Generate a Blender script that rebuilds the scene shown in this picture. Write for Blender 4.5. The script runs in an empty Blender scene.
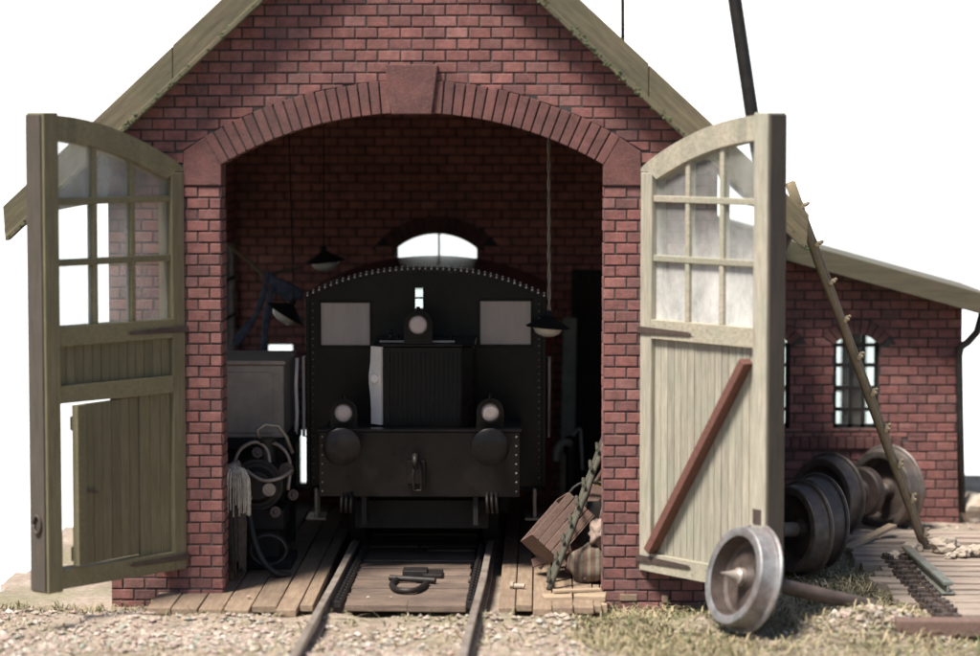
import bpy, bmesh, math, random
from mathutils import Vector, Matrix, noise
random.seed(7)
R = math.radians
sc = bpy.context.scene
col = sc.collection

# ------------------------------------------------------------------ camera
CAM = Vector((1.33, -28.0, 4.85))
F_PX = 2800.0
yaw = math.atan(55 / F_PX); pitch = math.atan(208 / F_PX)
fwd = Vector((-math.sin(yaw) * math.cos(pitch), math.cos(yaw) * math.cos(pitch), -math.sin(pitch)))
cam_d = bpy.data.cameras.new('camera'); cam = bpy.data.objects.new('camera', cam_d); col.objects.link(cam)
cam.location = CAM
cam.rotation_euler = fwd.to_track_quat('-Z', 'Y').to_euler()
cam_d.sensor_width = 36.0; cam_d.lens = F_PX / 980 * 36.0
cam_d.clip_start = 0.5; cam_d.clip_end = 400
cam_d.dof.use_dof = True; cam_d.dof.focus_distance = 29.6
cam_d.dof.aperture_fstop = (cam_d.lens / 1000) / 0.25
sc.camera = cam
_r = fwd.cross(Vector((0, 0, 1))).normalized(); _u = _r.cross(fwd)

def at(x, y, Y):
    """world point at depth Y seen at photo pixel x, y (a measuring aid)"""
    d = fwd + _r * ((x - 490) / F_PX) + _u * ((328 - y) / F_PX)
    return CAM + d * ((Y - CAM.y) / d.y)

# ------------------------------------------------------------------ materials
def new_mat(name):
    m = bpy.data.materials.new(name); m.use_nodes = True
    nt = m.node_tree; nt.nodes.clear()
    out = nt.nodes.new('ShaderNodeOutputMaterial')
    b = nt.nodes.new('ShaderNodeBsdfPrincipled')
    nt.links.new(b.outputs[0], out.inputs[0])
    return m, nt, b, out

def N(nt, t, **kw):
    n = nt.nodes.new(t)
    for k, v in kw.items():
        if hasattr(n, k): setattr(n, k, v)
        else: n.inputs[k].default_value = v
    return n

def mixc(nt, fac, a, b, mode='MIX'):
    n = nt.nodes.new('ShaderNodeMix'); n.data_type = 'RGBA'; n.blend_type = mode; n.clamp_factor = True
    for s, v in ((n.inputs[0], fac), (n.inputs[6], a), (n.inputs[7], b)):
        if hasattr(v, 'is_linked') or isinstance(v, bpy.types.NodeSocket): nt.links.new(v, s)
        elif isinstance(v, (int, float)): s.default_value = v
        else: s.default_value = (*v, 1) if len(v) == 3 else v
    return n.outputs[2]

def ramp(nt, src, stops):
    n = nt.nodes.new('ShaderNodeValToRGB'); e = n.color_ramp.elements
    while len(e) < len(stops): e.new(0.5)
    for i, (p, c) in enumerate(stops):
        e[i].position = p; e[i].color = (*c, 1) if len(c) == 3 else c
    nt.links.new(src, n.inputs[0]); return n.outputs[0]

def noise_tex(nt, scale=5, detail=5, rough=0.6, stretch=None):
    tc = nt.nodes.new('ShaderNodeTexCoord'); src = tc.outputs['Object']
    if stretch:
        mp = nt.nodes.new('ShaderNodeMapping'); mp.inputs['Scale'].default_value = stretch
        nt.links.new(src, mp.inputs[0]); src = mp.outputs[0]
    n = N(nt, 'ShaderNodeTexNoise'); n.inputs['Scale'].default_value = scale
    n.inputs['Detail'].default_value = detail; n.inputs['Roughness'].default_value = rough
    nt.links.new(src, n.inputs['Vector']); return n.outputs[0]

def bump(nt, b, h, strength=0.3, dist=0.02):
    n = nt.nodes.new('ShaderNodeBump'); n.inputs['Strength'].default_value = strength
    n.inputs['Distance'].default_value = dist
    nt.links.new(h, n.inputs['Height']); nt.links.new(n.outputs[0], b.inputs['Normal'])

def m_plain(name, c, rough=0.7, var=0.25, scale=6, metal=0.0, bmp=0.2, dirt=None, dirt_amt=0.5, stretch=None):
    m, nt, b, out = new_mat(name)
    n1 = noise_tex(nt, scale, 6, 0.65, stretch)
    lo = tuple(x * (1 - var) for x in c); hi = tuple(min(1, x * (1 + var)) for x in c)
    k = ramp(nt, n1, [(0.3, lo), (0.7, hi)])
    if dirt:
        n2 = noise_tex(nt, scale * 0.45, 8, 0.7)
        f = ramp(nt, n2, [(0.48, (0, 0, 0)), (0.62, (dirt_amt,) * 3)])
        k = mixc(nt, f, k, dirt)
    nt.links.new(k, b.inputs['Base Color'])
    b.inputs['Roughness'].default_value = rough; b.inputs['Metallic'].default_value = metal
    if bmp: bump(nt, b, n1, bmp, 0.02)
    return m

def m_brick(name, cols, dark=(0.05, 0.036, 0.033)):
    m, nt, b, out = new_mat(name)
    g = nt.nodes.new('ShaderNodeNewGeometry')
    k = ramp(nt, g.outputs['Random Per Island'], [(i / (len(cols) - 1), c) for i, c in enumerate(cols)])
    n1 = noise_tex(nt, 7, 10, 0.8)
    k = mixc(nt, 0.9, k, ramp(nt, n1, [(0.3, (0.5, 0.48, 0.48)), (0.7, (1.35, 1.33, 1.33))]), 'MULTIPLY')
    n3 = noise_tex(nt, 0.9, 8, 0.75)
    k = mixc(nt, ramp(nt, n3, [(0.45, (0, 0, 0)), (0.7, (0.6,) * 3)]), k, dark)
    n4 = noise_tex(nt, 1.6, 9, 0.8, (1.0, 1.0, 0.6))
    k = mixc(nt, ramp(nt, n4, [(0.56, (0, 0, 0)), (0.72, (0.35,) * 3)]), k, (0.3, 0.21, 0.18))
    n2 = noise_tex(nt, 60, 3, 0.6)
    k = mixc(nt, ramp(nt, n2, [(0.62, (0, 0, 0)), (0.72, (0.6,) * 3)]), k, (0.3, 0.2, 0.17))
    nt.links.new(k, b.inputs['Base Color']); b.inputs['Roughness'].default_value = 0.92
    bump(nt, b, noise_tex(nt, 30, 8, 0.75), 0.7, 0.014)
    return m

def m_wood(name, c1, c2, grain='Z', rough=0.8, moss=None, moss_amt=0.6, bmp=0.35, sc_=1.0, rot_y=None):
    m, nt, b, out = new_mat(name)
    st = {'X': (1.2, 14, 14), 'Y': (14, 1.2, 14), 'Z': (14, 14, 1.2)}[grain]
    st = tuple(s * sc_ for s in st)
    n1 = noise_tex(nt, 2.2, 8, 0.7, st)
    if rot_y is not None:
        for mp in nt.nodes:
            if mp.type == 'MAPPING': mp.vector_type = 'TEXTURE'; mp.inputs['Scale'].default_value = tuple(1 / q for q in st); mp.inputs['Rotation'].default_value = (0, rot_y, 0)
    k = ramp(nt, n1, [(0.28, c2), (0.5, tuple((a + d) / 2 for a, d in zip(c1, c2))), (0.72, c1)])
    g = nt.nodes.new('ShaderNodeNewGeometry')
    k = mixc(nt, 0.8, k, ramp(nt, g.outputs['Random Per Island'], [(0, (0.75, 0.75, 0.74)), (1, (1.25, 1.23, 1.2))]), 'MULTIPLY')
    if moss:
        n2 = noise_tex(nt, 1.7, 8, 0.75)
        k = mixc(nt, ramp(nt, n2, [(0.45, (0, 0, 0)), (0.65, (moss_amt,) * 3)]), k, moss)
    nt.links.new(k, b.inputs['Base Color']); b.inputs['Roughness'].default_value = rough
    bump(nt, b, n1, bmp, 0.015)
    return m

def m_glass(name, dirt_glare, lo=0.15, hi=0.75, scale=2.0, stretch=None, refl=.7, thru=.5, low_glare=None):
    m, nt, b, out = new_mat(name); nt.nodes.remove(b)
    tr = nt.nodes.new('ShaderNodeBsdfTransparent'); tr.inputs[0].default_value = (0.9, 0.93, 0.92, 1)
    gl = nt.nodes.new('ShaderNodeBsdfGlossy'); gl.inputs['Roughness'].default_value = 0.08
    df = nt.nodes.new('ShaderNodeBsdfDiffuse'); df.inputs[0].default_value = (*dirt_glare, 1)
    tl = nt.nodes.new('ShaderNodeBsdfTranslucent'); tl.inputs[0].default_value = (*dirt_glare, 1)
    lw_ = nt.nodes.new('ShaderNodeLayerWeight'); lw_.inputs[0].default_value = 0.5
    pw = nt.nodes.new('ShaderNodeMath'); pw.operation = 'POWER'; pw.inputs[1].default_value = 4.0; nt.links.new(lw_.outputs['Facing'], pw.inputs[0])
    fr = nt.nodes.new('ShaderNodeMath'); fr.operation = 'MULTIPLY_ADD'; fr.inputs[1].default_value = refl; fr.inputs[2].default_value = 0.04; nt.links.new(pw.outputs[0], fr.inputs[0])
    d2 = nt.nodes.new('ShaderNodeMixShader'); d2.inputs[0].default_value = thru
    nt.links.new(df.outputs[0], d2.inputs[1]); nt.links.new(tl.outputs[0], d2.inputs[2])
    m1 = nt.nodes.new('ShaderNodeMixShader'); nt.links.new(fr.outputs[0], m1.inputs[0])
    nt.links.new(tr.outputs[0], m1.inputs[1]); nt.links.new(gl.outputs[0], m1.inputs[2])
    m2 = nt.nodes.new('ShaderNodeMixShader')
    f = ramp(nt, noise_tex(nt, scale, 8, 0.72, stretch), [(0.3, (lo,) * 3), (0.75, (hi,) * 3)])
    if low_glare:                       # white reflections painted in, stronger towards the bottom of the glazing
        tc = nt.nodes.new('ShaderNodeTexCoord'); sx = nt.nodes.new('ShaderNodeSeparateXYZ'); nt.links.new(tc.outputs['Object'], sx.inputs[0])
        mr = nt.nodes.new('ShaderNodeMapRange'); mr.inputs['From Min'].default_value = low_glare[0]; mr.inputs['From Max'].default_value = low_glare[1]; mr.inputs['To Min'].default_value = low_glare[2]; mr.inputs['To Max'].default_value = low_glare[3]
        nt.links.new(sx.outputs[2], mr.inputs['Value']); mm = nt.nodes.new('ShaderNodeMath'); mm.operation = 'MULTIPLY'; mm.use_clamp = True
        nt.links.new(f, mm.inputs[0]); nt.links.new(mr.outputs[0], mm.inputs[1]); f = mm.outputs[0]
    nt.links.new(f, m2.inputs[0]); nt.links.new(m1.outputs[0], m2.inputs[1]); nt.links.new(d2.outputs[0], m2.inputs[2])
    nt.links.new(m2.outputs[0], out.inputs[0])
    return m

M = {}
M['brick'] = m_brick('brick', [(0.15, 0.07, 0.066), (0.195, 0.08, 0.072), (0.25, 0.1, 0.088), (0.21, 0.085, 0.076), (0.28, 0.122, 0.106), (0.225, 0.09, 0.079), (0.19, 0.088, 0.082), (0.29, 0.136, 0.119)])
M['brick_arch'] = m_brick('arch_brick', [(0.12, 0.053, 0.049), (0.165, 0.068, 0.06), (0.14, 0.058, 0.052), (0.185, 0.078, 0.069)])
M['brick_in'] = m_brick('lightened_inner_brick', [(0.38, 0.15, 0.128), (0.5, 0.2, 0.168), (0.43, 0.172, 0.145), (0.55, 0.225, 0.19)], (0.16, 0.09, 0.08))  # inner bricks lightened in colour to make up for missing light
M['mortar'] = m_plain('mortar', (0.042, 0.034, 0.032), 0.95, 0.5, 6, dirt=(.1, .075, .067), dirt_amt=.6)
M['plaster'] = m_plain('roof_board', (0.07, 0.05, 0.04), 0.9, 0.3, 3)
M['barge'] = m_wood('mossy_board', (0.095, 0.076, 0.046), (0.05, 0.04, 0.026), 'X', moss=(0.052, 0.06, 0.03), moss_amt=0.7, sc_=0.6)
M['moss'] = m_plain('moss', (0.06, 0.085, 0.032), 0.95, 0.5, 15, 0, .5)
for q_, a_ in (('barge_left', -1), ('barge_right', 1)): M[q_] = m_wood('mossy_slope_board', (0.15, 0.122, 0.072), (0.055, 0.044, 0.028), 'X', moss=(0.068, 0.072, 0.037), moss_amt=0.6, sc_=0.8, rot_y=a_ * math.atan(0.925))
M['slate'] = m_plain('roof_felt', (0.10, 0.09, 0.07), 0.9, 0.35, 5, dirt=(0.06, 0.1, 0.05))
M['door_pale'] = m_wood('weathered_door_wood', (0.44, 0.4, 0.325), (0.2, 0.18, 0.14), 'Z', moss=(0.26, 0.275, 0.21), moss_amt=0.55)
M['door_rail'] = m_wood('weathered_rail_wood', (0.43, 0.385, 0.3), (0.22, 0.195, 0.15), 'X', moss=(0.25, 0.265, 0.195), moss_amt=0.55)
M['door_brown'] = m_wood('door_edge_wood', (0.2, 0.17, 0.12), (0.1, 0.08, 0.055), 'Z')
M['brace'] = m_wood('shade_brown_wood', (0.17, 0.07, 0.052), (0.085, 0.038, 0.03), 'X')  # pale brace coloured dark to carry the shade of its side
M['iron'] = m_plain('dark_iron', (0.035, 0.03, 0.028), 0.55, 0.35, 8, 0.6, 0.2)
M['rust'] = m_plain('rusty_iron', (0.072, 0.052, 0.044), 0.6, 0.45, 7, 0.2, 0.35, dirt=(0.115, 0.075, 0.058), dirt_amt=0.6)
M['rust_rim'] = m_plain('worn_rusty_rim', (0.12, 0.1, 0.088), 0.5, 0.45, 7, 0.35, 0.3, dirt=(0.12, 0.07, 0.052), dirt_amt=0.6)
M['rust_pale'] = m_plain('pale_rusty_iron', (0.21, 0.205, 0.205), 0.5, 0.45, 6, 0.3, 0.35, dirt=(0.15, 0.075, 0.06), dirt_amt=0.45)  # the front wheel rim's own paler grey rust
M['steel'] = m_plain('worn_steel', (0.34, 0.29, 0.25), 0.42, 0.25, 6, 0.3, 0.1, dirt=(0.13, 0.08, 0.06), dirt_amt=0.5)
M['black'] = m_plain('black_enamel', (0.0075, 0.0062, 0.0058), 0.27, 0.3, 5, 0.0, 0.06, dirt=(0.02, 0.0145, 0.012), dirt_amt=0.7)
for n_ in M['black'].node_tree.nodes:
    if n_.type == 'BSDF_PRINCIPLED': n_.inputs['Specular IOR Level'].default_value = 0.2
M['black_rough'] = m_plain('sooty_black', (0.008, 0.0068, 0.0063), 0.8, 0.4, 9, 0.0, 0.2)
M['pale_metal'] = m_plain('pale_metal', (0.95, 0.82, 0.74), 0.3, 0.08, 5, 0.0, 0.05)
M['lens'] = m_plain('lamp_lens', (0.5, 0.4, 0.36), 0.25, 0.12, 9, 0.0, 0.0)
M['opal'] = m_plain('opal_glass', (0.8, 0.72, 0.6), 0.3, 0.06, 4, 0.0, 0.0)
M['loco_glass'] = m_glass('grimy_glare_glass', (0.97, 0.84, 0.76), 0.75, 1.0, 2.2, (3, 3, .5))  # pale streaks paint reflections and a highlight onto the grimy glass
M['clear_glass'] = m_glass('clear_glass', (0.6, 0.6, 0.6), 0.0, 0.15, refl=.12)
M['pane'] = m_glass('white_glare_pane', (0.9, 0.87, 0.83), 0.1, 0.9, 1.1, (1.5, 1.5, .9), thru=.2, low_glare=(2.9, 3.9, 1.1, .25))  # mirror reflections put in as a white film on the glass
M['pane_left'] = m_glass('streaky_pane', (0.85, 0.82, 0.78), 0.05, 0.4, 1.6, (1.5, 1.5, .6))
M['floor'] = m_wood('floor_plank', (0.34, 0.25, 0.17), (0.17, 0.115, 0.08), 'Y', moss=(0.13, 0.085, 0.065), moss_amt=0.55)
M['floor_x'] = m_wood('cross_plank', (0.23, 0.165, 0.125), (0.09, 0.062, 0.048), 'X', moss=(0.07, 0.05, 0.042), moss_amt=0.75)
M['board'] = m_wood('pale_board', (0.46, 0.35, 0.24), (0.28, 0.2, 0.13), 'X', moss=(0.25, 0.19, 0.14), moss_amt=0.4)
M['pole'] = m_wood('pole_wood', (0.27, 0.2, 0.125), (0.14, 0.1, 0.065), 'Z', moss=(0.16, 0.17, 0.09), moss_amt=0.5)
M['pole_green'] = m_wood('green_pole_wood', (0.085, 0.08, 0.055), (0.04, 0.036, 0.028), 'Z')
M['crate'] = m_wood('crate_wood', (0.2, 0.115, 0.09), (0.085, 0.052, 0.042), 'Y', moss=(0.15, 0.11, 0.088), moss_amt=0.4)
M['sleeper'] = m_wood('old_sleeper', (0.4, 0.32, 0.26), (0.13, 0.1, 0.08), 'X', moss=(0.36, 0.27, 0.215), moss_amt=0.6)
M['grey_box'] = m_plain('grey_paint', (0.34, 0.275, 0.225), 0.6, 0.2, 3, 0.0, 0.1, dirt=(0.2, 0.155, 0.125))
M['blue_cloth'] = m_plain('blue_cloth', (0.11, 0.12, 0.16), 0.8, 0.35, 8, 0.0, 0.5)
M['stone'] = m_plain('pale_stone', (0.4, 0.33, 0.26), 0.9, 0.3, 5, 0.0, 0.6)
M['cloth'] = m_plain('pale_cloth', (0.3, 0.22, 0.18), 0.9, 0.2, 6, 0.0, 0.5)
M['yellow'] = m_plain('yellow_paint', (0.4, 0.3, 0.06), 0.5, 0.15, 6)
M['rubber'] = m_plain('rubber', (0.02, 0.017, 0.015), 0.6, 0.3, 10)
M['lash'] = m_plain('lashing_cord', (0.25, 0.19, 0.12), 0.8, .3, 14)
M['cable'] = m_plain('frayed_fibre', (0.55, 0.5, 0.42), 0.6, 0.4, 14)
M['cable_dark'] = m_plain('dark_fibre', (0.06, 0.045, 0.038), 0.8, 0.4, 14)
M['teal'] = m_plain('grey_green_paint', (0.4, 0.43, 0.38), 0.6, 0.2, 6)
M['door_dark'] = m_wood('dark_timber', (0.035, 0.024, 0.02), (0.02, 0.014, 0.012), 'Z')
M['straw'] = m_plain('dry_straw', (0.34, 0.28, 0.15), 0.85, 0.45, 2.5, 0.0, 0.0)
# striped sack
m, nt, b, out = new_mat('striped_sackcloth')
tc = nt.nodes.new('ShaderNodeTexCoord'); w = nt.nodes.new('ShaderNodeTexWave'); w.wave_type = 'BANDS'; w.bands_direction = 'X'
w.inputs['Scale'].default_value = 3.6; w.inputs['Distortion'].default_value = 0.8
nt.links.new(tc.outputs['Object'], w.inputs[0])
k = ramp(nt, w.outputs[0], [(0.25, (0.13, 0.075, 0.06)), (0.5, (0.075, 0.085, 0.06)), (0.75, (0.19, 0.15, 0.105))])
nt.links.new(k, b.inputs['Base Color']); b.inputs['Roughness'].default_value = 0.9
bump(nt, b, noise_tex(nt, 20, 5), 0.5, 0.02); M['sack'] = m
# ground
m, nt, b, out = new_mat('earth')
n1 = noise_tex(nt, 1.3, 9, 0.72); n2 = noise_tex(nt, 14, 8, 0.75); n3 = noise_tex(nt, 0.55, 4, 0.6)
k = ramp(nt, n1, [(0.3, (0.24, 0.185, 0.145)), (0.5, (0.38, 0.305, 0.245)), (0.7, (0.48, 0.4, 0.33))])
k = mixc(nt, ramp(nt, n3, [(0.5, (0, 0, 0)), (0.62, (0.7,) * 3)]), k, (0.25, 0.235, 0.14))
k = mixc(nt, 0.8, k, ramp(nt, n2, [(0.3, (0.5, 0.48, 0.46)), (0.7, (1.3, 1.28, 1.25))]), 'MULTIPLY')
nt.links.new(k, b.inputs['Base Color']); b.inputs['Roughness'].default_value = 0.95
bump(nt, b, n2, 0.8, 0.04); M['ground'] = m
# gravel: random tint per stone
m, nt, b, out = new_mat('gravel_stone'); g = nt.nodes.new('ShaderNodeNewGeometry')
k = ramp(nt, g.outputs['Random Per Island'], [(0, (0.22, 0.165, 0.135)), (0.25, (0.42, 0.34, 0.285)), (0.45, (0.32, 0.22, 0.18)), (0.62, (0.5, 0.43, 0.36)), (0.8, (0.26, 0.28, 0.225)), (0.93, (0.4, 0.29, 0.25)), (1, (0.58, 0.52, 0.46))])
k = mixc(nt, 0.6, k, ramp(nt, noise_tex(nt, 25, 5), [(0.3, (0.6,) * 3), (0.7, (1.3,) * 3)]), 'MULTIPLY')
nt.links.new(k, b.inputs['Base Color']); b.inputs['Roughness'].default_value = 0.9; M['gravel'] = m
# straw tint per blade
m, nt, b, out = new_mat('dry_grass_blade'); g = nt.nodes.new('ShaderNodeNewGeometry')
k = ramp(nt, g.outputs['Random Per Island'], [(0, (0.2, 0.17, 0.085)), (0.3, (0.32, 0.25, 0.15)), (0.6, (0.4, 0.32, 0.2)), (0.8, (0.14, 0.15, 0.065)), (1, (0.09, 0.11, 0.045))])
nt.links.new(k, b.inputs['Base Color']); b.inputs['Roughness'].default_value = 0.85; M['grass'] = m
SKY_E = 0.85
m, nt, b, out = new_mat('white_sky'); nt.nodes.remove(b)
e = nt.nodes.new('ShaderNodeEmission'); e.inputs[0].default_value = (1, 1, 1, 1); e.inputs[1].default_value = SKY_E
nt.links.new(e.outputs[0], out.inputs[0]); M['sky'] = m

# ------------------------------------------------------------------ mesh helpers
def frame(d):
    d = Vector(d).normalized()
    a = Vector((0, 0, 1)) if abs(d.z) < 0.9 else Vector((1, 0, 0))
    s = d.cross(a).normalized(); return s, s.cross(d).normalized(), d

class MB:
    def __init__(self): self.bm = bmesh.new()
    def face(self, vs):
        try: return self.bm.faces.new(vs)
        except ValueError: return None
    def box(self, c, s, rot=None):
        c = Vector(c); h = Vector(s) * 0.5
        mt = rot if isinstance(rot, Matrix) else (Matrix.Rotation(rot, 3, 'Z') if rot else Matrix.Identity(3))
        v = [self.bm.verts.new(c + mt @ Vector((h.x * i, h.y * j, h.z * k))) for i in (-1, 1) for j in (-1, 1) for k in (-1, 1)]
        for f in ((0, 1, 3, 2), (4, 6, 7, 5), (0, 4, 5, 1), (2, 3, 7, 6), (0, 2, 6, 4), (1, 5, 7, 3)): self.face([v[i] for i in f])
        return self
    def bx(self, x0, x1, y0, y1, z0, z1):
        return self.box(((x0 + x1) / 2, (y0 + y1) / 2, (z0 + z1) / 2), (x1 - x0, y1 - y0, z1 - z0))
    def bar(self, p0, p1, w, h, up=(0, 0, 1)):
        p0 = Vector(p0); p1 = Vector(p1); d = (p1 - p0); L = d.length; d.normalize()
        s = d.cross(Vector(up)).normalized(); u = s.cross(d)
        mt = Matrix((s, d, u)).transposed()
        return self.box((p0 + p1) / 2, (w, L, h), mt)
    def cyl(self, p0, p1, r0, r1=None, n=16, cap=True):
        r1 = r0 if r1 is None else r1
        p0 = Vector(p0); p1 = Vector(p1); s, u, d = frame(p1 - p0)
        ra = [self.bm.verts.new(p0 + (s * math.cos(2 * math.pi * i / n) + u * math.sin(2 * math.pi * i / n)) * r0) for i in range(n)]
        rb = [self.bm.verts.new(p1 + (s * math.cos(2 * math.pi * i / n) + u * math.sin(2 * math.pi * i / n)) * r1) for i in range(n)]
        for i in range(n): self.face([ra[i], ra[(i + 1) % n], rb[(i + 1) % n], rb[i]])
        if cap: self.face(ra[::-1]); self.face(rb)
        return self
    def lathe(self, prof, o=(0, 0, 0), axis=(0, 0, 1), n=32):
        o = Vector(o); s, u, d = frame(axis); rings = []
        for a, r in prof:
            if r < 1e-5: rings.append([self.bm.verts.new(o + d * a)] * n)
            else: rings.append([self.bm.verts.new(o + d * a + (s * math.cos(2 * math.pi * i / n) + u * math.sin(2 * math.pi * i / n)) * r) for i in range(n)])
        for A, B in zip(rings, rings[1:]):
            for i in range(n):
                j = (i + 1) % n; q = []
                for v in (A[i], A[j], B[j], B[i]):
                    if v not in q: q.append(v)
                if len(q) > 2: self.face(q)
        return self
    def tube(self, pts, r, n=8, closed=False):
        pts = [Vector(p) for p in pts]; rings = []
        rr = r if isinstance(r, (list, tuple)) else [r] * len(pts)
        s0 = None
        for i, p in enumerate(pts):
            d = (pts[min(i + 1, len(pts) - 1)] - pts[max(i - 1, 0)])
            if d.length < 1e-6: d = Vector((0, 0, 1))
            s, u, dd = frame(d)
            if s0 is not None:
                s = (s0 - dd * s0.dot(dd)); s = s.normalized() if s.length > 1e-5 else frame(d)[0]; u = s.cross(dd)
            s0 = s
            rings.append([self.bm.verts.new(p + (s * math.cos(2 * math.pi * k / n) + u * math.sin(2 * math.pi * k / n)) * rr[i]) for k in range(n)])
        for A, B in zip(rings, rings[1:]):
            for k in range(n): self.face([A[k], A[(k + 1) % n], B[(k + 1) % n], B[k]])
        self.face(rings[0][::-1]); self.face(rings[-1]); return self
    def prism(self, poly, fn, d0, d1):
        """poly: 2D list; fn(u, v, d) -> point"""
        A = [self.bm.verts.new(fn(u, v, d0)) for u, v in poly]; B = [self.bm.verts.new(fn(u, v, d1)) for u, v in poly]
        n = len(poly)
        self.face(A); self.face(B[::-1])
        for i in range(n): self.face([A[i], B[i], B[(i + 1) % n], A[(i + 1) % n]])
        return self
    def blob(self, c, r, sub=2, amp=0.25, sq=(1, 1, 1), seed=0, f=1.3):
        res = bmesh.ops.create_icosphere(self.bm, subdivisions=sub, radius=1.0)
        c = Vector(c); off = Vector((seed * 3.1, seed * 1.7, seed * 5.3))
        for v in res['verts']:
            k = 1 + amp * noise.noise(v.co * f + off)
            v.co = Vector((v.co.x * sq[0], v.co.y * sq[1], v.co.z * sq[2])) * (r * k) + c
        return self
    def build(self, name, mat, parent=None, smooth=False, bevel=0.0, seg=2, world=True, auto=None):
        bmesh.ops.recalc_face_normals(self.bm, faces=self.bm.faces)
        off = Vector((0, 0, 0))
        if world:
            p = parent
            while p is not None: off += p.location; p = p.parent
        if off.length > 0:
            for v in self.bm.verts: v.co -= off
        me = bpy.data.meshes.new(name); self.bm.to_mesh(me); self.bm.free()
        if smooth:
            for f in me.polygons: f.use_smooth = True
            if auto is not None:
                me.set_sharp_from_angle(angle=R(auto))
        me.materials.append(M[mat] if isinstance(mat, str) else mat)
        o = bpy.data.objects.new(name, me); col.objects.link(o)
        if parent is not None: o.parent = parent
        if bevel:
            bv = o.modifiers.new('bevel', 'BEVEL'); bv.width = bevel; bv.segments = seg; bv.limit_method = 'ANGLE'; bv.angle_limit = R(40)
        return o

def tag(o, label=None, cat=None, group=None, kind=None):
    if label: o['label'] = label
    if cat: o['category'] = cat
    if group: o['group'] = group
    if kind: o['kind'] = kind
    return o
def thing(name, label, cat, loc=(0, 0, 0), group=None):
    o = bpy.data.objects.new(name, None); col.objects.link(o); o.location = loc; o.empty_display_size = 0.2
    return tag(o, label, cat, group)
def kids(o): return [c for c in bpy.data.objects if c.parent == o]
def copy_tree(o, parent=None):
    c = o.copy(); col.objects.link(c)
    if parent is not None: c.parent = parent
    for ch in kids(o): copy_tree(ch, c)
    return c
def lin(a, b, t): return a + (b - a) * t
def V(*a): return Vector(a)

# ------------------------------------------------------------------ brickwork
def clip(poly, n, c):
    """keep the part with n.p >= c"""
    out = []
    for i in range(len(poly)):
        a, b = poly[i], poly[(i + 1) % len(poly)]
        da = n[0] * a[0] + n[1] * a[1] - c; db = n[0] * b[0] + n[1] * b[1] - c
        if da >= 0: out.append(a)
        if (da >= 0) != (db >= 0):
            t = da / (da - db); out.append((lin(a[0], b[0], t), lin(a[1], b[1], t)))
    return out
def area(p): return 0.5 * abs(sum(p[i][0] * p[(i + 1) % len(p)][1] - p[(i + 1) % len(p)][0] * p[i][1] for i in range(len(p))))

COURSE, BL = 0.113, 0.226
def add_brick(mb, poly, fn, depth):
    if len(poly) < 3 or area(poly) < 0.002: return
    cx = sum(p[0] for p in poly) / len(poly); cy = sum(p[1] for p in poly) / len(poly)
    dj = random.uniform(-0.003, 0.004) if random.random() < .93 else -.007
    def ins(k):
        o = []
        for p in poly:
            dx, dy = cx - p[0], cy - p[1]; 
            o.append((p[0] + math.copysign(min(k, abs(dx)), dx), p[1] + math.copysign(min(k, abs(dy)), dy)))
        return o
    a = [mb.bm.verts.new(fn(u, v, 0.004)) for u, v in ins(0.0)]
    b = [mb.bm.verts.new(fn(u, v, -depth + 0.004 - dj)) for u, v in ins(0.001)]
    c = [mb.bm.verts.new(fn(u, v, -depth - dj)) for u, v in ins(0.007)]
    n = len(poly)
    for A, B in ((a, b), (b, c)):
        for i in range(n): mb.face([A[i], A[(i + 1) % n], B[(i + 1) % n], B[i]])
    mb.face(c)

def brickwork(mb, u0, u1, v0, v1, fn, halfplanes=(), vsplits=(), special=None, depth=0.011, joint=0.016):
    nrow = int(round((v1 - v0) / COURSE)) + 1
    for r in range(nrow):
        va, vb = v0 + r * COURSE, v0 + (r + 1) * COURSE
        u = u0 - (BL * 0.5 if r % 2 else 0)
        while u < u1:
            L = BL
            a, b_ = max(u, u0) + joint / 2 + random.uniform(-.004, .003), min(u + L, u1) - joint / 2 + random.uniform(-.003, .004)
            u += L
            if b_ - a < 0.03: continue
            j = random.uniform(-0.002, 0.002)
            segs = [va + joint / 2 + j] + [s for s in vsplits if va + joint < s < vb - joint] + [vb - joint / 2 + j]
            for s0, s1 in zip(segs, segs[1:]):
                poly = [(a, s0), (b_, s0), (b_, s1), (a, s1)]
                for n, c in halfplanes: poly = clip(poly, n, c)
                if special and len(poly) > 2: poly = special(poly)
                if poly and len(poly) > 2: add_brick(mb, poly, fn, depth)

def arch_special(u0, hw, zb, zs, cz, Rout, th=None):
    """cut an arched opening (with its ring of radius Rout about (u0, cz)) out of a brick"""
    def f(poly):
        cu = sum(p[0] for p in poly) / len(poly) - u0; cv = sum(p[1] for p in poly) / len(poly)
        if abs(cu) > hw + 0.6: return poly
        if zb < cv < zs:
            return clip(poly, (1, 0), u0 + hw) if cu > 0 else clip(poly, (-1, 0), -(u0 - hw))
        if cv >= zs:
            d = math.hypot(cu, cv - cz); n = (cu / d, (cv - cz) / d)
            if th and abs(math.atan2(cu, cv - cz)) > th and d < Rout - .015:
                n = (math.copysign(math.cos(th), cu), -math.sin(th)); return clip(poly, n, n[0] * u0 + n[1] * cz + .008)
            return clip(poly, n, Rout + n[0] * u0 + n[1] * cz)
        return poly
    return f
def circ(hw, zs, zt):
    s = zt - zs; r = (hw * hw + s * s) / (2 * s); return zt - r, r
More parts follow.
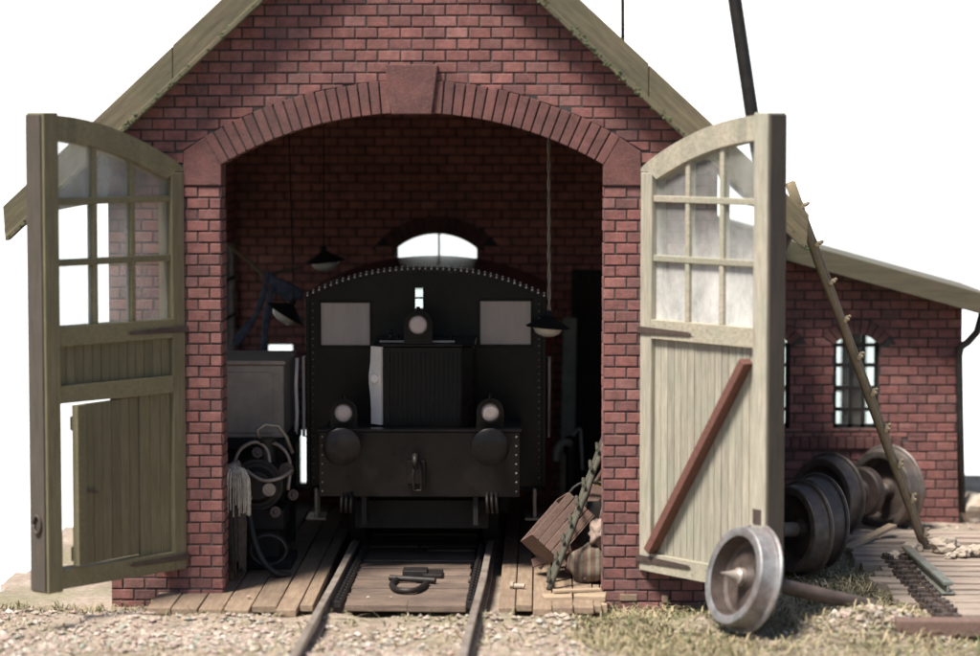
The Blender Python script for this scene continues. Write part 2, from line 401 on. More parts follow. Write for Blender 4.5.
def voussoirs(mb, u0, cz, Rin, Rout, th, n, fn, d0, d1, gap=0.012, skip=None):
    for i in range(n):
        a0 = -th + 2 * th * i / n; a1 = -th + 2 * th * (i + 1) / n
        if skip and skip((a0 + a1) / 2): continue
        g0 = gap / 2 / Rout
        ro = Rout + random.uniform(-.006, .006)
        P = [(u0 + r * math.sin(a), cz + r * math.cos(a)) for a, r in ((a0 + g0, Rin), ((a0 + a1) / 2, Rin), (a1 - g0, Rin), (a1 - g0, ro), ((a0 + a1) / 2, ro), (a0 + g0, ro))]
        mb.prism(P, fn, d0 + random.uniform(-.003, .003), d1)

def wall_pieces(mb, u0, u1, base, top, wins, fn, d0, d1, extra=()):
    """solid wall with arched openings, built from columns that butt end to end"""
    x = u0
    for (uc, hw, zb, zs, zt) in wins:
        seg = [q for q in extra if x < q < uc - hw]
        mb.prism([(x, base), (uc - hw, base), (uc - hw, top(uc - hw))] + [(q, top(q)) for q in seg[::-1]] + [(x, top(x))], fn, d0, d1)
        mb.prism([(uc - hw, base), (uc + hw, base), (uc + hw, zb), (uc - hw, zb)], fn, d0, d1)
        if zt > zs + 0.01:
            cz, rr = circ(hw, zs, zt); th = math.asin(hw / rr)
            arc = [(uc + rr * math.sin(th - 2 * th * i / 14), cz + rr * math.cos(th - 2 * th * i / 14)) for i in range(15)]
        else: arc = [(uc + hw, zs), (uc - hw, zs)]
        seg = [q for q in extra if uc - hw < q < uc + hw]
        mb.prism([(uc - hw, top(uc - hw))] + [(q, top(q)) for q in seg] + [(uc + hw, top(uc + hw))] + arc, fn, d0, d1)
        x = uc + hw
    seg = [q for q in extra if x < q < u1]
    mb.prism([(x, base), (u1, base), (u1, top(u1))] + [(q, top(q)) for q in seg[::-1]] + [(x, top(x))], fn, d0, d1)

# ------------------------------------------------------------------ ENGINE SHED
APX, APZ, SL = -0.1, 7.65, 0.925
def roof_z(x, off=0.0): return APZ - SL * abs(x - APX) - off
shed = thing('engine_shed', 'red brick engine shed with arched entrance and two open timber doors', 'engine shed', (0, 0, 0))
XF = 3.05; YB = 6.9; XI = 2.6
F = lambda u, v, d: V(u, d, v)                                # facing -Y
ACZ, ARI, ARO = 1.12, 3.80, 4.12
OH, ZI, ZBASE = 1.92, 4.187, -0.22
front_top = lambda x: roof_z(x, 0.3)
ARW = ARI + .014; th = math.asin(OH / ARW)
arc = [(ARW * math.sin(th - 2 * th * i / 28), ACZ + ARW * math.cos(th - 2 * th * i / 28)) for i in range(29)]
mb = MB()
mb.prism([(-XF, ZBASE), (-OH, ZBASE), (-OH, ZI), (-OH, arc[-1][1]), (-XF, arc[-1][1])], F, 0.0, 0.4)
mb.prism([(OH, ZBASE), (XF, ZBASE), (XF, arc[0][1]), (OH, arc[0][1])], F, 0.0, 0.4)
mb.prism([(-XF, arc[-1][1]), (-OH, arc[-1][1])] + arc[::-1][1:-1] + [(OH, arc[0][1]), (XF, arc[0][1]), (XF, front_top(XF)), (APX, front_top(APX)), (-XF, front_top(-XF))], F, 0.0, 0.4)
mortar = mb.build('front_wall', 'mortar', shed)
def front_special(poly):
    cu = sum(p[0] for p in poly) / len(poly); cv = sum(p[1] for p in poly) / len(poly)
    if cv < ZI: return clip(poly, (1, 0), OH) if cu > 0 else clip(poly, (-1, 0), OH)
    if abs(cu) > 2.27 and cv < 4.55: return clip(poly, (1, 0), 2.29) if cu > 0 else clip(poly, (-1, 0), 2.29)
    if cv < 4.55 : return None
    d = math.hypot(cu, cv - ACZ)
    if d < ARO - 0.3: return None
    n = (cu / d, (cv - ACZ) / d); return clip(poly, n, ARO + 0.004 + n[1] * ACZ)
mb = MB()
hp = [((-SL, -1), -(APZ + SL * APX - 0.3)), ((SL, -1), -(APZ - SL * APX - 0.3))]
brickwork(mb, -XF, XF, ZBASE, 7.4, F, hp, (4.55,), front_special)
# brick reveals of the opening
for sx in (-1, 1):
    brickwork(mb, 0.0, 0.4, ZBASE, ZI - 0.113, (lambda s: (lambda u, v, d: V(s * (OH + d), u, v)))(sx))
mb.build('bricks', 'brick', mortar)
for sg in (-1, 1):
    mb = MB(); voussoirs(mb, 0, ACZ, ARI, ARO, R(30.3), 40, F, -0.035, 0.4, 0.016, lambda a: a * sg < 0.062)
    mb.build('arch', 'brick_arch', shed, bevel=0.006)
mb = MB(); mb.prism([(-0.2, 4.905), (0.2, 4.905), (0.265, 5.4), (-0.265, 5.4)], F, -0.075, 0.39)
mb.build('keystone', 'brick_arch', shed, bevel=0.012)
for s in (-1, 1):
    mb = MB(); mb.prism([(s * (OH - .012), ZI + .008), (s * 2.29, ZI + .008), (s * 2.285, 4.535), (s * 2.07, 4.68), (s * (OH - .012), 4.399)], F, -0.03, 0.39)
    mb.build('springer_stone', 'brick_arch', shed, bevel=0.012)
# back wall with arched window and low side opening
BW = [(-2.0, 0.18, 1.3, 2.04, 2.04), (-1.68, .1, .25, .97, .97), (-0.02, 0.52, 2.2, 3.23, 3.43)]
mb = MB(); wall_pieces(mb, -XF, XF, ZBASE, front_top, BW, F, YB, YB + 0.35, (APX,))
bw = mb.build('back_wall', 'mortar', shed)
cz, rr = circ(0.52, 3.23, 3.43)
s1 = arch_special(-0.02, 0.52, 2.2, 3.23, cz, rr + 0.22, math.asin(.52 / rr))
def back_special(poly):
    cu = sum(p[0] for p in poly) / len(poly); cv = sum(p[1] for p in poly) / len(poly)
    for uc, hw, za, zb_ in ((-2.0, .18, 1.3, 2.04), (-1.68, .1, .25, .97)):
        if abs(cu - uc) < hw + .125 and za < cv < zb_:
            if abs(cu - uc) < .06: return None
            return clip(poly, (1, 0), uc + hw) if cu > uc else clip(poly, (-1, 0), -(uc - hw))
    return s1(poly)
mb = MB(); brickwork(mb, -XI, XI, ZBASE, 7.2, lambda u, v, d: V(u, YB + d, v), hp, (0.25, .97, 1.3, 2.04, 2.2, 3.23), back_special)
mb.build('bricks', 'brick_in', bw)
mb = MB(); voussoirs(mb, -0.02, cz, rr, rr + 0.22, math.asin(0.52 / rr), 13, lambda u, v, d: V(u, YB + d, v), -0.02, 0.2)
mb.build('window_arch', 'brick_arch', bw, bevel=0.005)
def window(parent, uc, hw, zb, zs, zt, y, bars_u, bars_v, mat='iron', name='window', w=0.03, glass='clear_glass'):
    mb = MB()
    for k in bars_u: mb.bx(uc + k - w / 2, uc + k + w / 2, y - 0.02, y + 0.02, zb, zt if zt > zs else zs)
    for z in bars_v: mb.bx(uc - hw, uc + hw, y - 0.015, y + 0.025, z - w / 2, z + w / 2)
    mb.bx(uc - hw - .02, uc - hw + w, y - .02, y + .03, zb, zs + .02); mb.bx(uc + hw - w, uc + hw + .02, y - .02, y + .03, zb, zs + .02)
    mb.bx(uc - hw, uc + hw, y - .02, y + .03, zb - .01, zb + w)
    f = mb.build(name, mat, parent)
    mb = MB(); mb.bx(uc - hw, uc + hw, y + 0.004, y + 0.008, zb, zt); mb.build('pane', glass, f)
    return f
window(shed, -0.02, 0.52, 2.2, 3.23, 3.43, YB + 0.22, (0.02,), (2.75,))
window(shed, -2.0, 0.18, 1.3, 2.04, 2.04, YB + 0.22, (), (1.6,)); window(shed, -1.68, .1, .25, .97, .97, YB + .22, (), ())
# side walls: thin, each with a row of barred windows
SX = lambda sg: (lambda u, v, d: V(sg * ((XI if sg > 0 else 2.52) + d), u, v))
eave = roof_z(-XF, 0.28); WZ0, WZ1 = 1.98, 3.35
for sg, wins in ((-1, [(1.0, 2.5), (2.9, 4.2), (4.6, 6.75)]), (1, [(1.0, 2.5), (2.9, 4.4)])):
    xi = XI if sg > 0 else 2.52; mb = MB(); xa, xb = sorted((sg * xi, sg * (xi + .05))); y = 0.4
    for a, b_ in wins:
        mb.bx(xa, xb, y, a, ZBASE, eave); mb.bx(xa, xb, a, b_, ZBASE, WZ0); mb.bx(xa, xb, a, b_, WZ1, eave); y = b_
    mb.bx(xa, xb, y, YB, ZBASE, eave)
    lw = mb.build('side_wall', 'mortar', shed)
    def lw_special(poly):
        cu = sum(p[0] for p in poly) / len(poly); cv = sum(p[1] for p in poly) / len(poly)
        if WZ0 < cv < WZ1:
            for a, b_ in wins:
                if a - .13 < cu < b_ + .13: return clip(poly, (-1, 0), -a) if cu < (a + b_) / 2 else clip(poly, (1, 0), b_)
        return poly
    mb = MB(); brickwork(mb, 0.4, YB, ZBASE, eave - .1, SX(sg), (), (WZ0, WZ1), lw_special); mb.build('bricks', 'brick_in', lw)
    for a, b_ in wins:
        mb = MB(); n = max(2, round((b_ - a) / .72)); xm = sg * (xi + .025)
        for k in range(n + 1): u = lin(a, b_, k / n); mb.bx(xm - .014, xm + .014, u - 0.015, u + 0.015, WZ0, WZ1)
        for z in (WZ0, 2.44, 2.9, WZ1): mb.bx(xm - .012, xm + .012, a, b_, z - 0.02, z + 0.02)
        wf = mb.build('window', 'iron', shed); mb = MB(); mb.bx(xm - .002, xm + .002, a, b_, WZ0, WZ1); mb.build('pane', 'clear_glass', wf)  # all but the left rear window are added to light the interior
# roof
YR0, YR1 = -0.26, 7.5
mb = MB()
rp = [(-4.02, roof_z(-4.02)), (APX, APZ), (3.9, roof_z(3.9)), (3.9, roof_z(3.9, .16)), (APX, APZ - .16), (-4.02, roof_z(-4.02, .16))]
mb.prism([rp[0], rp[1], rp[4], rp[5]], F, YR0 + .06, YR1); mb.prism([rp[1], rp[2], rp[3], rp[4]], F, YR0 + .06, YR1)
roof = mb.build('roof', 'slate', shed)
for s in (-1, 1):
    xe = -4.06 if s < 0 else 3.94
    xj = s * 2.35; P = [(APX, APZ + .02), (xj, roof_z(xj) + .02), (xj, roof_z(xj, .33)), (APX, APZ - .33)]; mb = MB()
    mb.prism(P, F, YR0, YR0 + 0.06); P = [(xj + s * .006, roof_z(xj) + .005), (xe, roof_z(xe) + .005), (xe + s * -.02, roof_z(xe, .34)), (xj + s * .006, roof_z(xj, .34))]
    mb.prism(P, F, YR0 + .004, YR0 + 0.062); bb = mb.build('bargeboard', 'barge_left' if s < 0 else 'barge_right', shed, bevel=0.008)
    mb = MB()
    for _ in range(520):
        x = lin(APX, xe, random.random()); 
        if noise.noise(V(x * 2.3, s, 4)) < random.uniform(-.45, .3): continue
        mb.blob((x, YR0 - .03 + random.uniform(-.006, .02), roof_z(x, .345 + abs(random.gauss(0, .022)) * random.choice((1, -1)))), random.uniform(.007, .018), 1, .5, (1.3, .7, .8), random.random() * 50)
    tag(mb.build('moss', 'moss', bb), kind='stuff')
    mb = MB(); P = [(APX, APZ - .31), (xe - s * .02, roof_z(xe - s * .02, .31)), (xe - s * .05, roof_z(xe - s * .05, .385)), (APX, APZ - .385)]
    mb.prism(P, F, YR0 - .03, YR0 + .1); mb.build('moulding', 'barge_left' if s < 0 else 'barge_right', bb, bevel=0.01)
    mb = MB(); P = [(APX, APZ - .2), (xe, roof_z(xe, .2)), (xe, roof_z(xe, .25)), (APX, APZ - .25)]
    mb.prism(P, F, YR0 + .065, -0.016); mb.build('soffit', 'door_brown', bb)
p = at(623, 39, -0.1)
mb = MB(); mb.cyl((p.x, -0.1, roof_z(p.x) - .1), (p.x - .02, -0.1, roof_z(p.x) + 2.6), 0.018, 0.012, 8); mb.build('lightning_rod', 'rust', roof, smooth=True)
# gutter end hanging at the right eave
mb = MB(); pts = [at(786, 205, 0.1), at(788, 218, .1), at(789, 232, .1), at(783, 247, .1), at(776, 256, .1)]
mb.tube(pts, [.05, .055, .06, .055, .04], 10); mb.build('gutter', 'rust', roof, smooth=True)

# ---- doors
PHI = R(51.3); DW = 1.85; DT = 0.2
def door(s):
    """s = -1 left leaf, +1 right leaf"""
    H = V(s * 2.28, -0.03, 0); U = V(s * math.cos(PHI), -math.sin(PHI), 0); Nn = V(s * math.sin(PHI), math.cos(PHI), 0)   # Nn points away from the camera
    fn = lambda u, v, d: H + U * u + V(0, 0, v) + Nn * d
    def top(u):                                                  # outer arc of the half arch
        return 4.37 + 0.53 * math.sin(math.pi / 2 * min(1, max(0, u / DW))) ** 0.85
    zb, zt = 0.33, 4.9
    mb = MB()
    q = lambda u0, u1, v0, v1, d0=0.0, d1=DT: mb.prism([(u0, v0), (u1, v0), (u1, v1), (u0, v1)], fn, d0, d1)
    q(0, .17, zb, 4.33)                                          # hinge stile
    q(DW - .19, DW, zb - .02, zt + .02, -.012, DT + .03)         # meeting stile
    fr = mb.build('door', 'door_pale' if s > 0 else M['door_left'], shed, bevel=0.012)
    mb = MB(); q(DW + .001, DW + .022, zb, zt, .01, DT + .02); mb.build('end_shade_strip', 'edge_dark', fr, bevel=.004)  # added dark strip, puts the end face's shade into colour
    mb = MB()
    for i in range(14):                                          # arched head rail
        u0, u1 = lin(.0, DW - .19, i / 14), lin(.0, DW - .19, (i + 1) / 14)
        mb.prism([(u0, top(u0) - .24 if u0 > .17 else 4.335), (u1, top(u1) - .24 if u1 > .17 else 4.335), (u1, top(u1)), (u0, top(u0))], fn, 0.004, DT - .004)
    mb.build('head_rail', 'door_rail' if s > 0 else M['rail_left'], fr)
    rails = [(zb + .005, zb + .19), (2.68, 2.87)] + ([(2.13, 2.3)] if s < 0 else [])
    for v0, v1 in rails:
        mb = MB(); mb.prism([(.171, v0), (DW - .191, v0), (DW - .191, v1), (.171, v1)], fn, -.004, DT - .02)
        for i in range(8): mb.blob(fn(lin(.22, DW - .25, i / 7), random.choice((v0 + .06, v1 - .05)), -.003), .011, 1, 0)
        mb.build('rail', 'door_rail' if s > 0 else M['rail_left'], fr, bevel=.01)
    # glazing bars
    mb = MB(); uu = [lin(.17, DW - .19, k / 3) for k in (1, 2)]
    for u in uu: mb.prism([(u - .03, 2.87), (u + .03, 2.87), (u + .03, top(u) - .2), (u - .03, top(u) - .2)], fn, .03, .12)
    for v in (3.48, 4.07): mb.prism([(.17, v - .032), (DW - .19, v - .032), (DW - .19, v + .032), (.17, v + .032)], fn, .022, .128)
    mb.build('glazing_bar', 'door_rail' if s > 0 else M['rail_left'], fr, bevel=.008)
    P = [(.17, 2.87), (DW - .19, 2.87)] + [(u, top(u) - .2) for u in [lin(DW - .19, .17, i / 8) for i in range(9)]]
    mb = MB(); mb.prism(P, fn, .07, .075); mb.build('pane', 'pane' if s > 0 else 'pane_left', fr)
    if s > 0:
        mb = MB(); n = 15
        for i in range(n):
            u0 = lin(.171, DW - .191, i / n); u1 = lin(.171, DW - .191, (i + 1) / n) - .006
            mb.prism([(u0, zb + .19), (u1, zb + .19), (u1, 2.68), (u0, 2.68)], fn, .05 + random.uniform(0, .006), .11)
        mb.build('panel', 'door_pale', fr, bevel=.004)
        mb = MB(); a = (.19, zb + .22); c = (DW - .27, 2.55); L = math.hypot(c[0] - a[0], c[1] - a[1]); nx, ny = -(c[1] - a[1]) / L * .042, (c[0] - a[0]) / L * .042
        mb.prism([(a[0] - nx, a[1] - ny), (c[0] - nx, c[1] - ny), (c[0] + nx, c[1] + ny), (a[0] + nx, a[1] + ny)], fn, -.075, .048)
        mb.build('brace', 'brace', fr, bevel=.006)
        for v in (.62, 1.0):
            mb = MB(); mb.prism([(DW - .16, v), (DW - .05, v), (DW - .05, v + .14), (DW - .16, v + .14)], fn, -.02, -.012); mb.build('bolt_plate', 'rust', fr)
    else:
        mb = MB(); n = 13
        for i in range(n):
            u0 = lin(.171, DW - .191, i / n); u1 = lin(.171, DW - .191, (i + 1) / n) - .006
            mb.prism([(u0, 2.3), (u1, 2.3), (u1, 2.68), (u0, 2.68)], fn, .05 + random.uniform(0, .006), .1)
        for i in range(3):
            u0 = lin(.171, .58, i / 3); u1 = lin(.171, .58, (i + 1) / 3) - .006
            mb.prism([(u0, zb + .19), (u1, zb + .19), (u1, 2.13), (u0, 2.13)], fn, .05 + random.uniform(0, .006), .1)
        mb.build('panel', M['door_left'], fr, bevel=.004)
        # wicket leaf swung inward, hinged at u = .60
        A = R(-8); hw = fn(.60, 0, .06); wu = (U * math.cos(A) + Nn * math.sin(A)); wn = (Nn * math.cos(A) - U * math.sin(A))
        gn = lambda u, v, d: hw + wu * u + V(0, 0, v) + wn * d
        mb = MB(); W = .95
        for i in range(7):
            u0 = lin(0.0, W, i / 7); u1 = lin(0, W, (i + 1) / 7) - .006
            mb.prism([(u0, zb + .22), (u1, zb + .22), (u1, 2.115), (u0, 2.115)], gn, random.uniform(0, .006), .05)
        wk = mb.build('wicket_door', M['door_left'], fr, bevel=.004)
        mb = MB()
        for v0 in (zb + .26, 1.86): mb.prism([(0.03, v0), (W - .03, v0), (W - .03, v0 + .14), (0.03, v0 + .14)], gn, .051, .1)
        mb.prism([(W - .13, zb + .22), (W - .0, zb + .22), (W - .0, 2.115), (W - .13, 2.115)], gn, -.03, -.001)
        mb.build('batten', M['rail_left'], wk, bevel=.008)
        mb = MB(); p = gn(W - .3, 1.24, -.02); mb.bar(p, p + wu * .16 + V(0, 0, .03), .025, .02); mb.build('latch', 'rust', wk)
        # ring handle on the meeting edge
        mb = MB(); c = fn(DW + .03, 1.0, .1); pts = [c + (Nn * math.cos(t) * .05 + V(0, 0, math.sin(t) * .085) - V(0, 0, .02)) + U * .01 for t in [2 * math.pi * i / 14 for i in range(15)]]
        mb.tube(pts, .014, 6); mb.build('ring_handle', 'rust', fr, smooth=True)
    for v in (.46, 2.76):
        mb = MB(); mb.prism([(-.02, v - .035), (.75, v - .018), (.8, v), (.75, v + .018), (-.02, v + .035)], fn, -.022, -.0125); mb.build('strap_hinge', 'rust', fr, bevel=.003)
    for v in (.75, 2.5, 3.9):
        mb = MB(); mb.cyl(fn(-.03, v, .06), fn(-.03, v + .18, .06), .03, None, 10); mb.build('hinge', 'iron', fr, smooth=True, auto=40)
M['edge_dark'] = m_wood('edge_shade_wood', (0.085, 0.068, 0.052), (0.04, 0.033, 0.026), 'Z', moss=(.11, .08, .065), moss_amt=.3)
M['door_left'] = m_wood('shaded_door_wood', (0.2, 0.172, 0.1), (0.1, 0.086, 0.05), 'Z', moss=(0.118, 0.113, 0.06), moss_amt=0.5)  # same wood as the right leaf, darkened to paint in the left leaf's shade
M['rail_left'] = m_wood('shaded_rail_wood', (0.22, 0.19, 0.108), (0.12, 0.104, 0.06), 'X', moss=(0.13, 0.125, 0.066), moss_amt=0.5)  # rails darkened the same way, shade painted into the wood
door(-1); door(1)
# dark timber door in the back wall, right
mb = MB()
for i in range(5): mb.bx(1.72 + i * .172, 1.72 + i * .172 + .166, YB - .06, YB - .016, .08, 2.92)
bd = mb.build('back_door', 'door_dark', shed)
mb = MB(); mb.bx(1.66, 1.715, YB - .09, YB - .014, .08, 2.99); mb.bx(1.715, 2.58, YB - .09, YB - .014, 2.925, 2.99); mb.build('frame', 'door_dark', bd)

# ------------------------------------------------------------------ LEAN-TO
YA = 5.3
lean = thing('lean_to', 'low brick lean-to with arched barred windows on the right of the shed', 'building', (4.6, YA, 0))
lt = lambda x: 3.43 - 0.274 * (x - 4.21)
AW = [(u, .27, 1.18, 2.18, 2.31) for u in (3.98, 5.04)]
XA0, XA1 = 3.06, 6.29
FA = lambda u, v, d: V(u, YA + d, v)
mb = MB(); wall_pieces(mb, XA0, XA1, ZBASE, lambda x: lt(x) - .24, AW, FA, 0, .3)
aw = mb.build('front_wall', 'mortar', lean)
cz, rr = circ(.27, 2.18, 2.31)
sp = [arch_special(w_[0], .27, 1.18, 2.18, cz, rr + .17, math.asin(.27 / rr)) for w_ in AW]
def ann_special(poly):
    cv = sum(p[1] for p in poly) / len(poly)
    if .93 < cv < 1.08: 
        cu = sum(p[0] for p in poly) / len(poly)
        if cu < 5.55: return None
    for f in sp:
        poly = f(poly)
        if not poly or len(poly) < 3: return None
    return poly
mb = MB(); brickwork(mb, XA0, XA1, ZBASE, 3.6, FA, [((-.274, -1), -(3.43 + .274 * 4.21 - .24))], (.935, 1.08, 1.18, 2.18), ann_special)
mb.build('bricks', 'brick', aw)
for w_ in AW:
    mb = MB(); voussoirs(mb, w_[0], cz, rr, rr + .17, math.asin(.27 / rr), 9, FA, -.02, .15); mb.build('window_arch', 'brick_arch', aw, bevel=.005)
mb = MB(); u = XA0
while u < 5.5:
    mb.bx(u, u + .098, YA - .05, YA + .02, .945, 1.075); u += .11
mb.build('sill_course', 'brick_arch', aw, bevel=.006)
for w_ in AW:
    window(lean, w_[0], .27, 1.18, 2.18, 2.31, YA + .12, (-.06, .09), (1.4, 1.66, 1.93, 2.17), w=.045)
mb = MB(); mb.bx(XA1 - .3, XA1, YA + .301, 9.0, ZBASE, lt(XA1) - .26); mb.bx(XA0, XA1 - .301, 8.7, 8.9, ZBASE, .7)
mb.bx(XA0, XA1 - .301, 8.7, 8.9, 2.5, lt(XA1) - .26)
for x in (3.2, 4.28, 5.4): mb.bx(x - .1 if x > 3.3 else XA0, x + .12, 8.7, 8.9, .7, 2.5)
mb.build('side_wall', 'mortar', lean)
window(lean, 4.83, .44, .7, 2.5, 2.5, 8.8, (-.15, .15), (1.3, 1.9), w=.04)
window(lean, 5.75, .23, .7, 2.5, 2.5, 8.8, (0,), (1.3, 1.9), w=.04)
mb = MB(); mb.prism([(XA0, lt(XA0)), (6.85, lt(6.85)), (6.85, lt(6.85) - .12), (XA0, lt(XA0) - .12)], F, 4.96, 9.3)
ar = mb.build('roof', 'slate', lean)
mb = MB(); mb.prism([(XA0, lt(XA0) + .01), (6.88, lt(6.88) + .01), (6.88, lt(6.88) - .24), (XA0, lt(XA0) - .24)], F, 4.88, 4.955)
mb.build('fascia', 'barge', lean, bevel=.01)
p0 = at(774, 262, 5.6); p1 = at(728, -45, 5.6)
mb = MB(); mb.cyl(p0, p1, .085, None, 14); mb.build('stove_pipe', 'iron', ar, smooth=True, auto=40)
mb = MB()
pts = [at(985, 300, 5.15), at(981, 318, 5.15), at(977, 332, 5.15), at(968, 342, 5.15), at(961, 347, 5.18), at(959, 356, 5.2), at(960, 420, 5.2), at(962, 512, 5.2)]
mb.tube(pts, .045, 10); mb.build('downpipe', 'iron', lean, smooth=True)
mb = MB(); mb.bx(6.86, 6.96, 4.9, 9.3, lt(6.9) - .14, lt(6.9) - .03); mb.build('gutter', 'iron', lean)

# ------------------------------------------------------------------ GROUND, FLOOR, SKY
def ground_z(x, y):
    z = -0.06 + 0.05 * noise.noise(V(x * .7, y * .7, 0)) + 0.025 * noise.noise(V(x * 2.6, y * 2.6, 3)) + .012 * noise.noise(V(x * 7, y * 7, 9))
    z += 0.13 * max(0, min(1, (y - .5) / 4)) * max(0, min(1, (x - 2.5) / 1.5))
    z += 0.16 * 1.5 * math.exp(-((x - 4.5) ** 2 / .3 + (y + 1.4) ** 2 / .3))      # gravel heap
    e = math.exp(-((y + 1.0) / .28) ** 2) * (1 if -3.2 < x < 3.0 else 0)
    z += e * (.085 + .06 * noise.noise(V(x * 1.9, 2.0, 7)))
    if -3.1 < x < 3.1 and y > -.72: z = min(z, -.05)
    return z
mb = MB(); st = .12; grid = {}
x0, x1, y0, y1 = -9.0, 12.0, -12.0, 9.6
nx, ny = int((x1 - x0) / st), int((y1 - y0) / st)
def keep(i, j):
    x, y = x0 + (i + .5) * st, y0 + (j + .5) * st
    n = noise.noise(V(x * .9, y * .9, 5)) * .35
    if x < -4.35 + n * .5 and y > .75 + n: return False
    return True
def gv(i, j):
    if (i, j) not in grid:
        x, y = x0 + i * st, y0 + j * st; grid[(i, j)] = mb.bm.verts.new((x, y, ground_z(x, y)))
    return grid[(i, j)]
for i in range(nx):
    for j in range(ny):
        if keep(i, j): mb.face([gv(i, j), gv(i + 1, j), gv(i + 1, j + 1), gv(i, j + 1)])
g = mb.build('ground', 'ground', smooth=True); tag(g, kind='structure')
if sum(f.normal.z for f in g.data.polygons) < 0: g.data.flip_normals()
sm = g.modifiers.new('thickness', 'SOLIDIFY'); sm.thickness = .5; sm.offset = -1

mb = MB(); nA, nZ = 64, 20; ring = []
for i in range(nA + 1):
    a = lin(R(38), R(142), i / nA)
    ring.append([mb.bm.verts.new((60 * math.cos(a), 60 * math.sin(a), lin(-18, 22, k / nZ))) for k in range(nZ + 1)])
for i in range(nA):
    for k in range(nZ): mb.face([ring[i][k], ring[i + 1][k], ring[i + 1][k + 1], ring[i][k + 1]])
o = mb.build('sky', 'sky', smooth=True); tag(o, kind='structure')

# interior floor planks (one sheet of boards each side of the track and between the rails)
FZ = 0.08
mb = MB()
def planks_y(xa, xb, w, ya, yb):
    x = xa
    while x < xb - .05:
        ww = min(w * random.uniform(.85, 1.15), xb - x); ys = [ya + random.uniform(-.2, .1), random.uniform(1.2, 4.5), yb]
        for a, b_ in zip(ys, ys[1:]):
            mb.box((x + ww / 2, (a + b_) / 2, FZ - .035 + random.uniform(-.008, .006)), (ww - .012, b_ - a - .012, .07), random.uniform(-.003, .003))
        x += ww
planks_y(-2.58, -.95, .24, -.78, 6.88); planks_y(.87, 1.9, .2, -.72, 6.88); planks_y(1.9, 2.58, .22, .05, 6.88)
o = mb.build('floor', 'floor', bevel=.008); tag(o, kind='structure')
mb = MB(); y = -.62
while y < 6.8:
    d = random.uniform(.2, .3)
    xs = [-.66, random.uniform(-.2, .2), .56] if random.random() < .5 else [-.66, .56]
    for a, b_ in zip(xs, xs[1:]):
        mb.box(((a + b_) / 2 + random.uniform(-.02, .02), y + d / 2, FZ - .045 + random.uniform(-.012, .01)), (b_ - a - .01, d - .014, .07), random.uniform(-.012, .012))
    y += d
o = mb.build('floor_between_rails', 'floor_x', bevel=.008); tag(o, kind='structure')

# ------------------------------------------------------------------ TRACK
track = thing('railway_track', 'worn railway track running between floor planks into the shed', 'track', (0, -1, 0))
def rail_mb(a, b_, head=.07, h=.16):
    mb = MB(); a = V(*a); b_ = V(*b_); mb.bar(a + V(0, 0, h - .02), b_ + V(0, 0, h - .02), head, .04); mb.bar(a + V(0, 0, h / 2 - .01), b_ + V(0, 0, h / 2 - .01), .03, h - .06); mb.bar(a + V(0, 0, .01), b_ + V(0, 0, .01), .13, .02)
    return mb
ZR = .03
RL = ((-.96, -9.0, ZR - .09), (-.885, -2.4, ZR - .075), (-.80, .2, ZR), (-.73, 6.6, ZR)); RR = ((.53, -9.0, ZR - .09), (.62, -2.4, ZR - .075), (.70, .2, ZR), (.77, 6.6, ZR))
for P in (RL, RR):
    mb = MB()
    for a, b_ in zip(P, P[1:]):
        q = rail_mb(a, b_); me = bpy.data.meshes.new('t'); q.bm.to_mesh(me); q.bm.free(); mb.bm.from_mesh(me); bpy.data.meshes.remove(me)
    mb.build('rail', 'steel' if P is RL else 'steel', track, bevel=.006)
chair = None
for s, P in ((1, RL), (-1, RR)):
    for i in range(22):
        y = -.7 + i * .17; x = lin(P[2][0], P[3][0], (y - .2) / 6.4) + s * .1
        if chair is None:
            mb = MB(); mb.box((0, 0, .035), (.07, .08, .07)); mb.cyl((0, 0, .07), (0, 0, .105), .022, None, 6)
            chair = mb.build('rail_chair', 'iron', track, bevel=.006, world=False); c = chair
        else:
            c = chair.copy(); col.objects.link(c); c.parent = track
        c.location = V(x, y, FZ - .02) - track.location

# ------------------------------------------------------------------ LOCOMOTIVE
loco = thing('shunting_locomotive', 'small black diesel shunting locomotive parked inside the brick shed', 'locomotive', (0, 3.4, .2))
CX, YC0, YC1 = 1.32, 3.2, 5.7
def roofline(x): return 3.2 - .30 * (abs(x) / CX) ** 2.2
def cabwall(y, holes):
    """wall in the XZ plane made of columns around rectangular holes"""
    mb = MB(); xs = sorted({-CX + .02, CX - .02} | {q for h_ in holes for q in h_[:2]})
    for a, b_ in zip(xs, xs[1:]):
        hs = [h_ for h_ in holes if h_[0] <= a + 1e-6 and h_[1] >= b_ - 1e-6]
        n = 4; tops = [(lin(b_, a, i / n), roofline(lin(b_, a, i / n)) - .03) for i in range(n + 1)]
        if hs:
            h_ = hs[0]; mb.prism([(a, .75), (b_, .75), (b_, h_[2]), (a, h_[2])], F, y, y + .04); mb.prism([(a, h_[3]), (b_, h_[3])] + tops, F, y, y + .04)
        else: mb.prism([(a, .75), (b_, .75)] + tops, F, y, y + .04)
    return mb
WL = (-1.2, -.6, 2.31, 2.84); WR = (.58, 1.2, 2.32, 2.86); WS = (-.13, -.02, 2.74, 2.99)
cab = cabwall(YC0, [WL, WS, WR]).build('cab', 'black', loco)
mb = cabwall(YC1 - .04, [(-.9, .9, 2.3, 2.95)])
for s in (-1, 1): mb.bx(min(s * CX, s * (CX - .04)), max(s * CX, s * (CX - .04)), YC0 + .041, YC1 - .041, .75, 2.3); mb.bx(min(s * CX, s * (CX - .04)), max(s * CX, s * (CX - .04)), YC0 + .041, YC1 - .041, 2.75, roofline(CX) - .03)
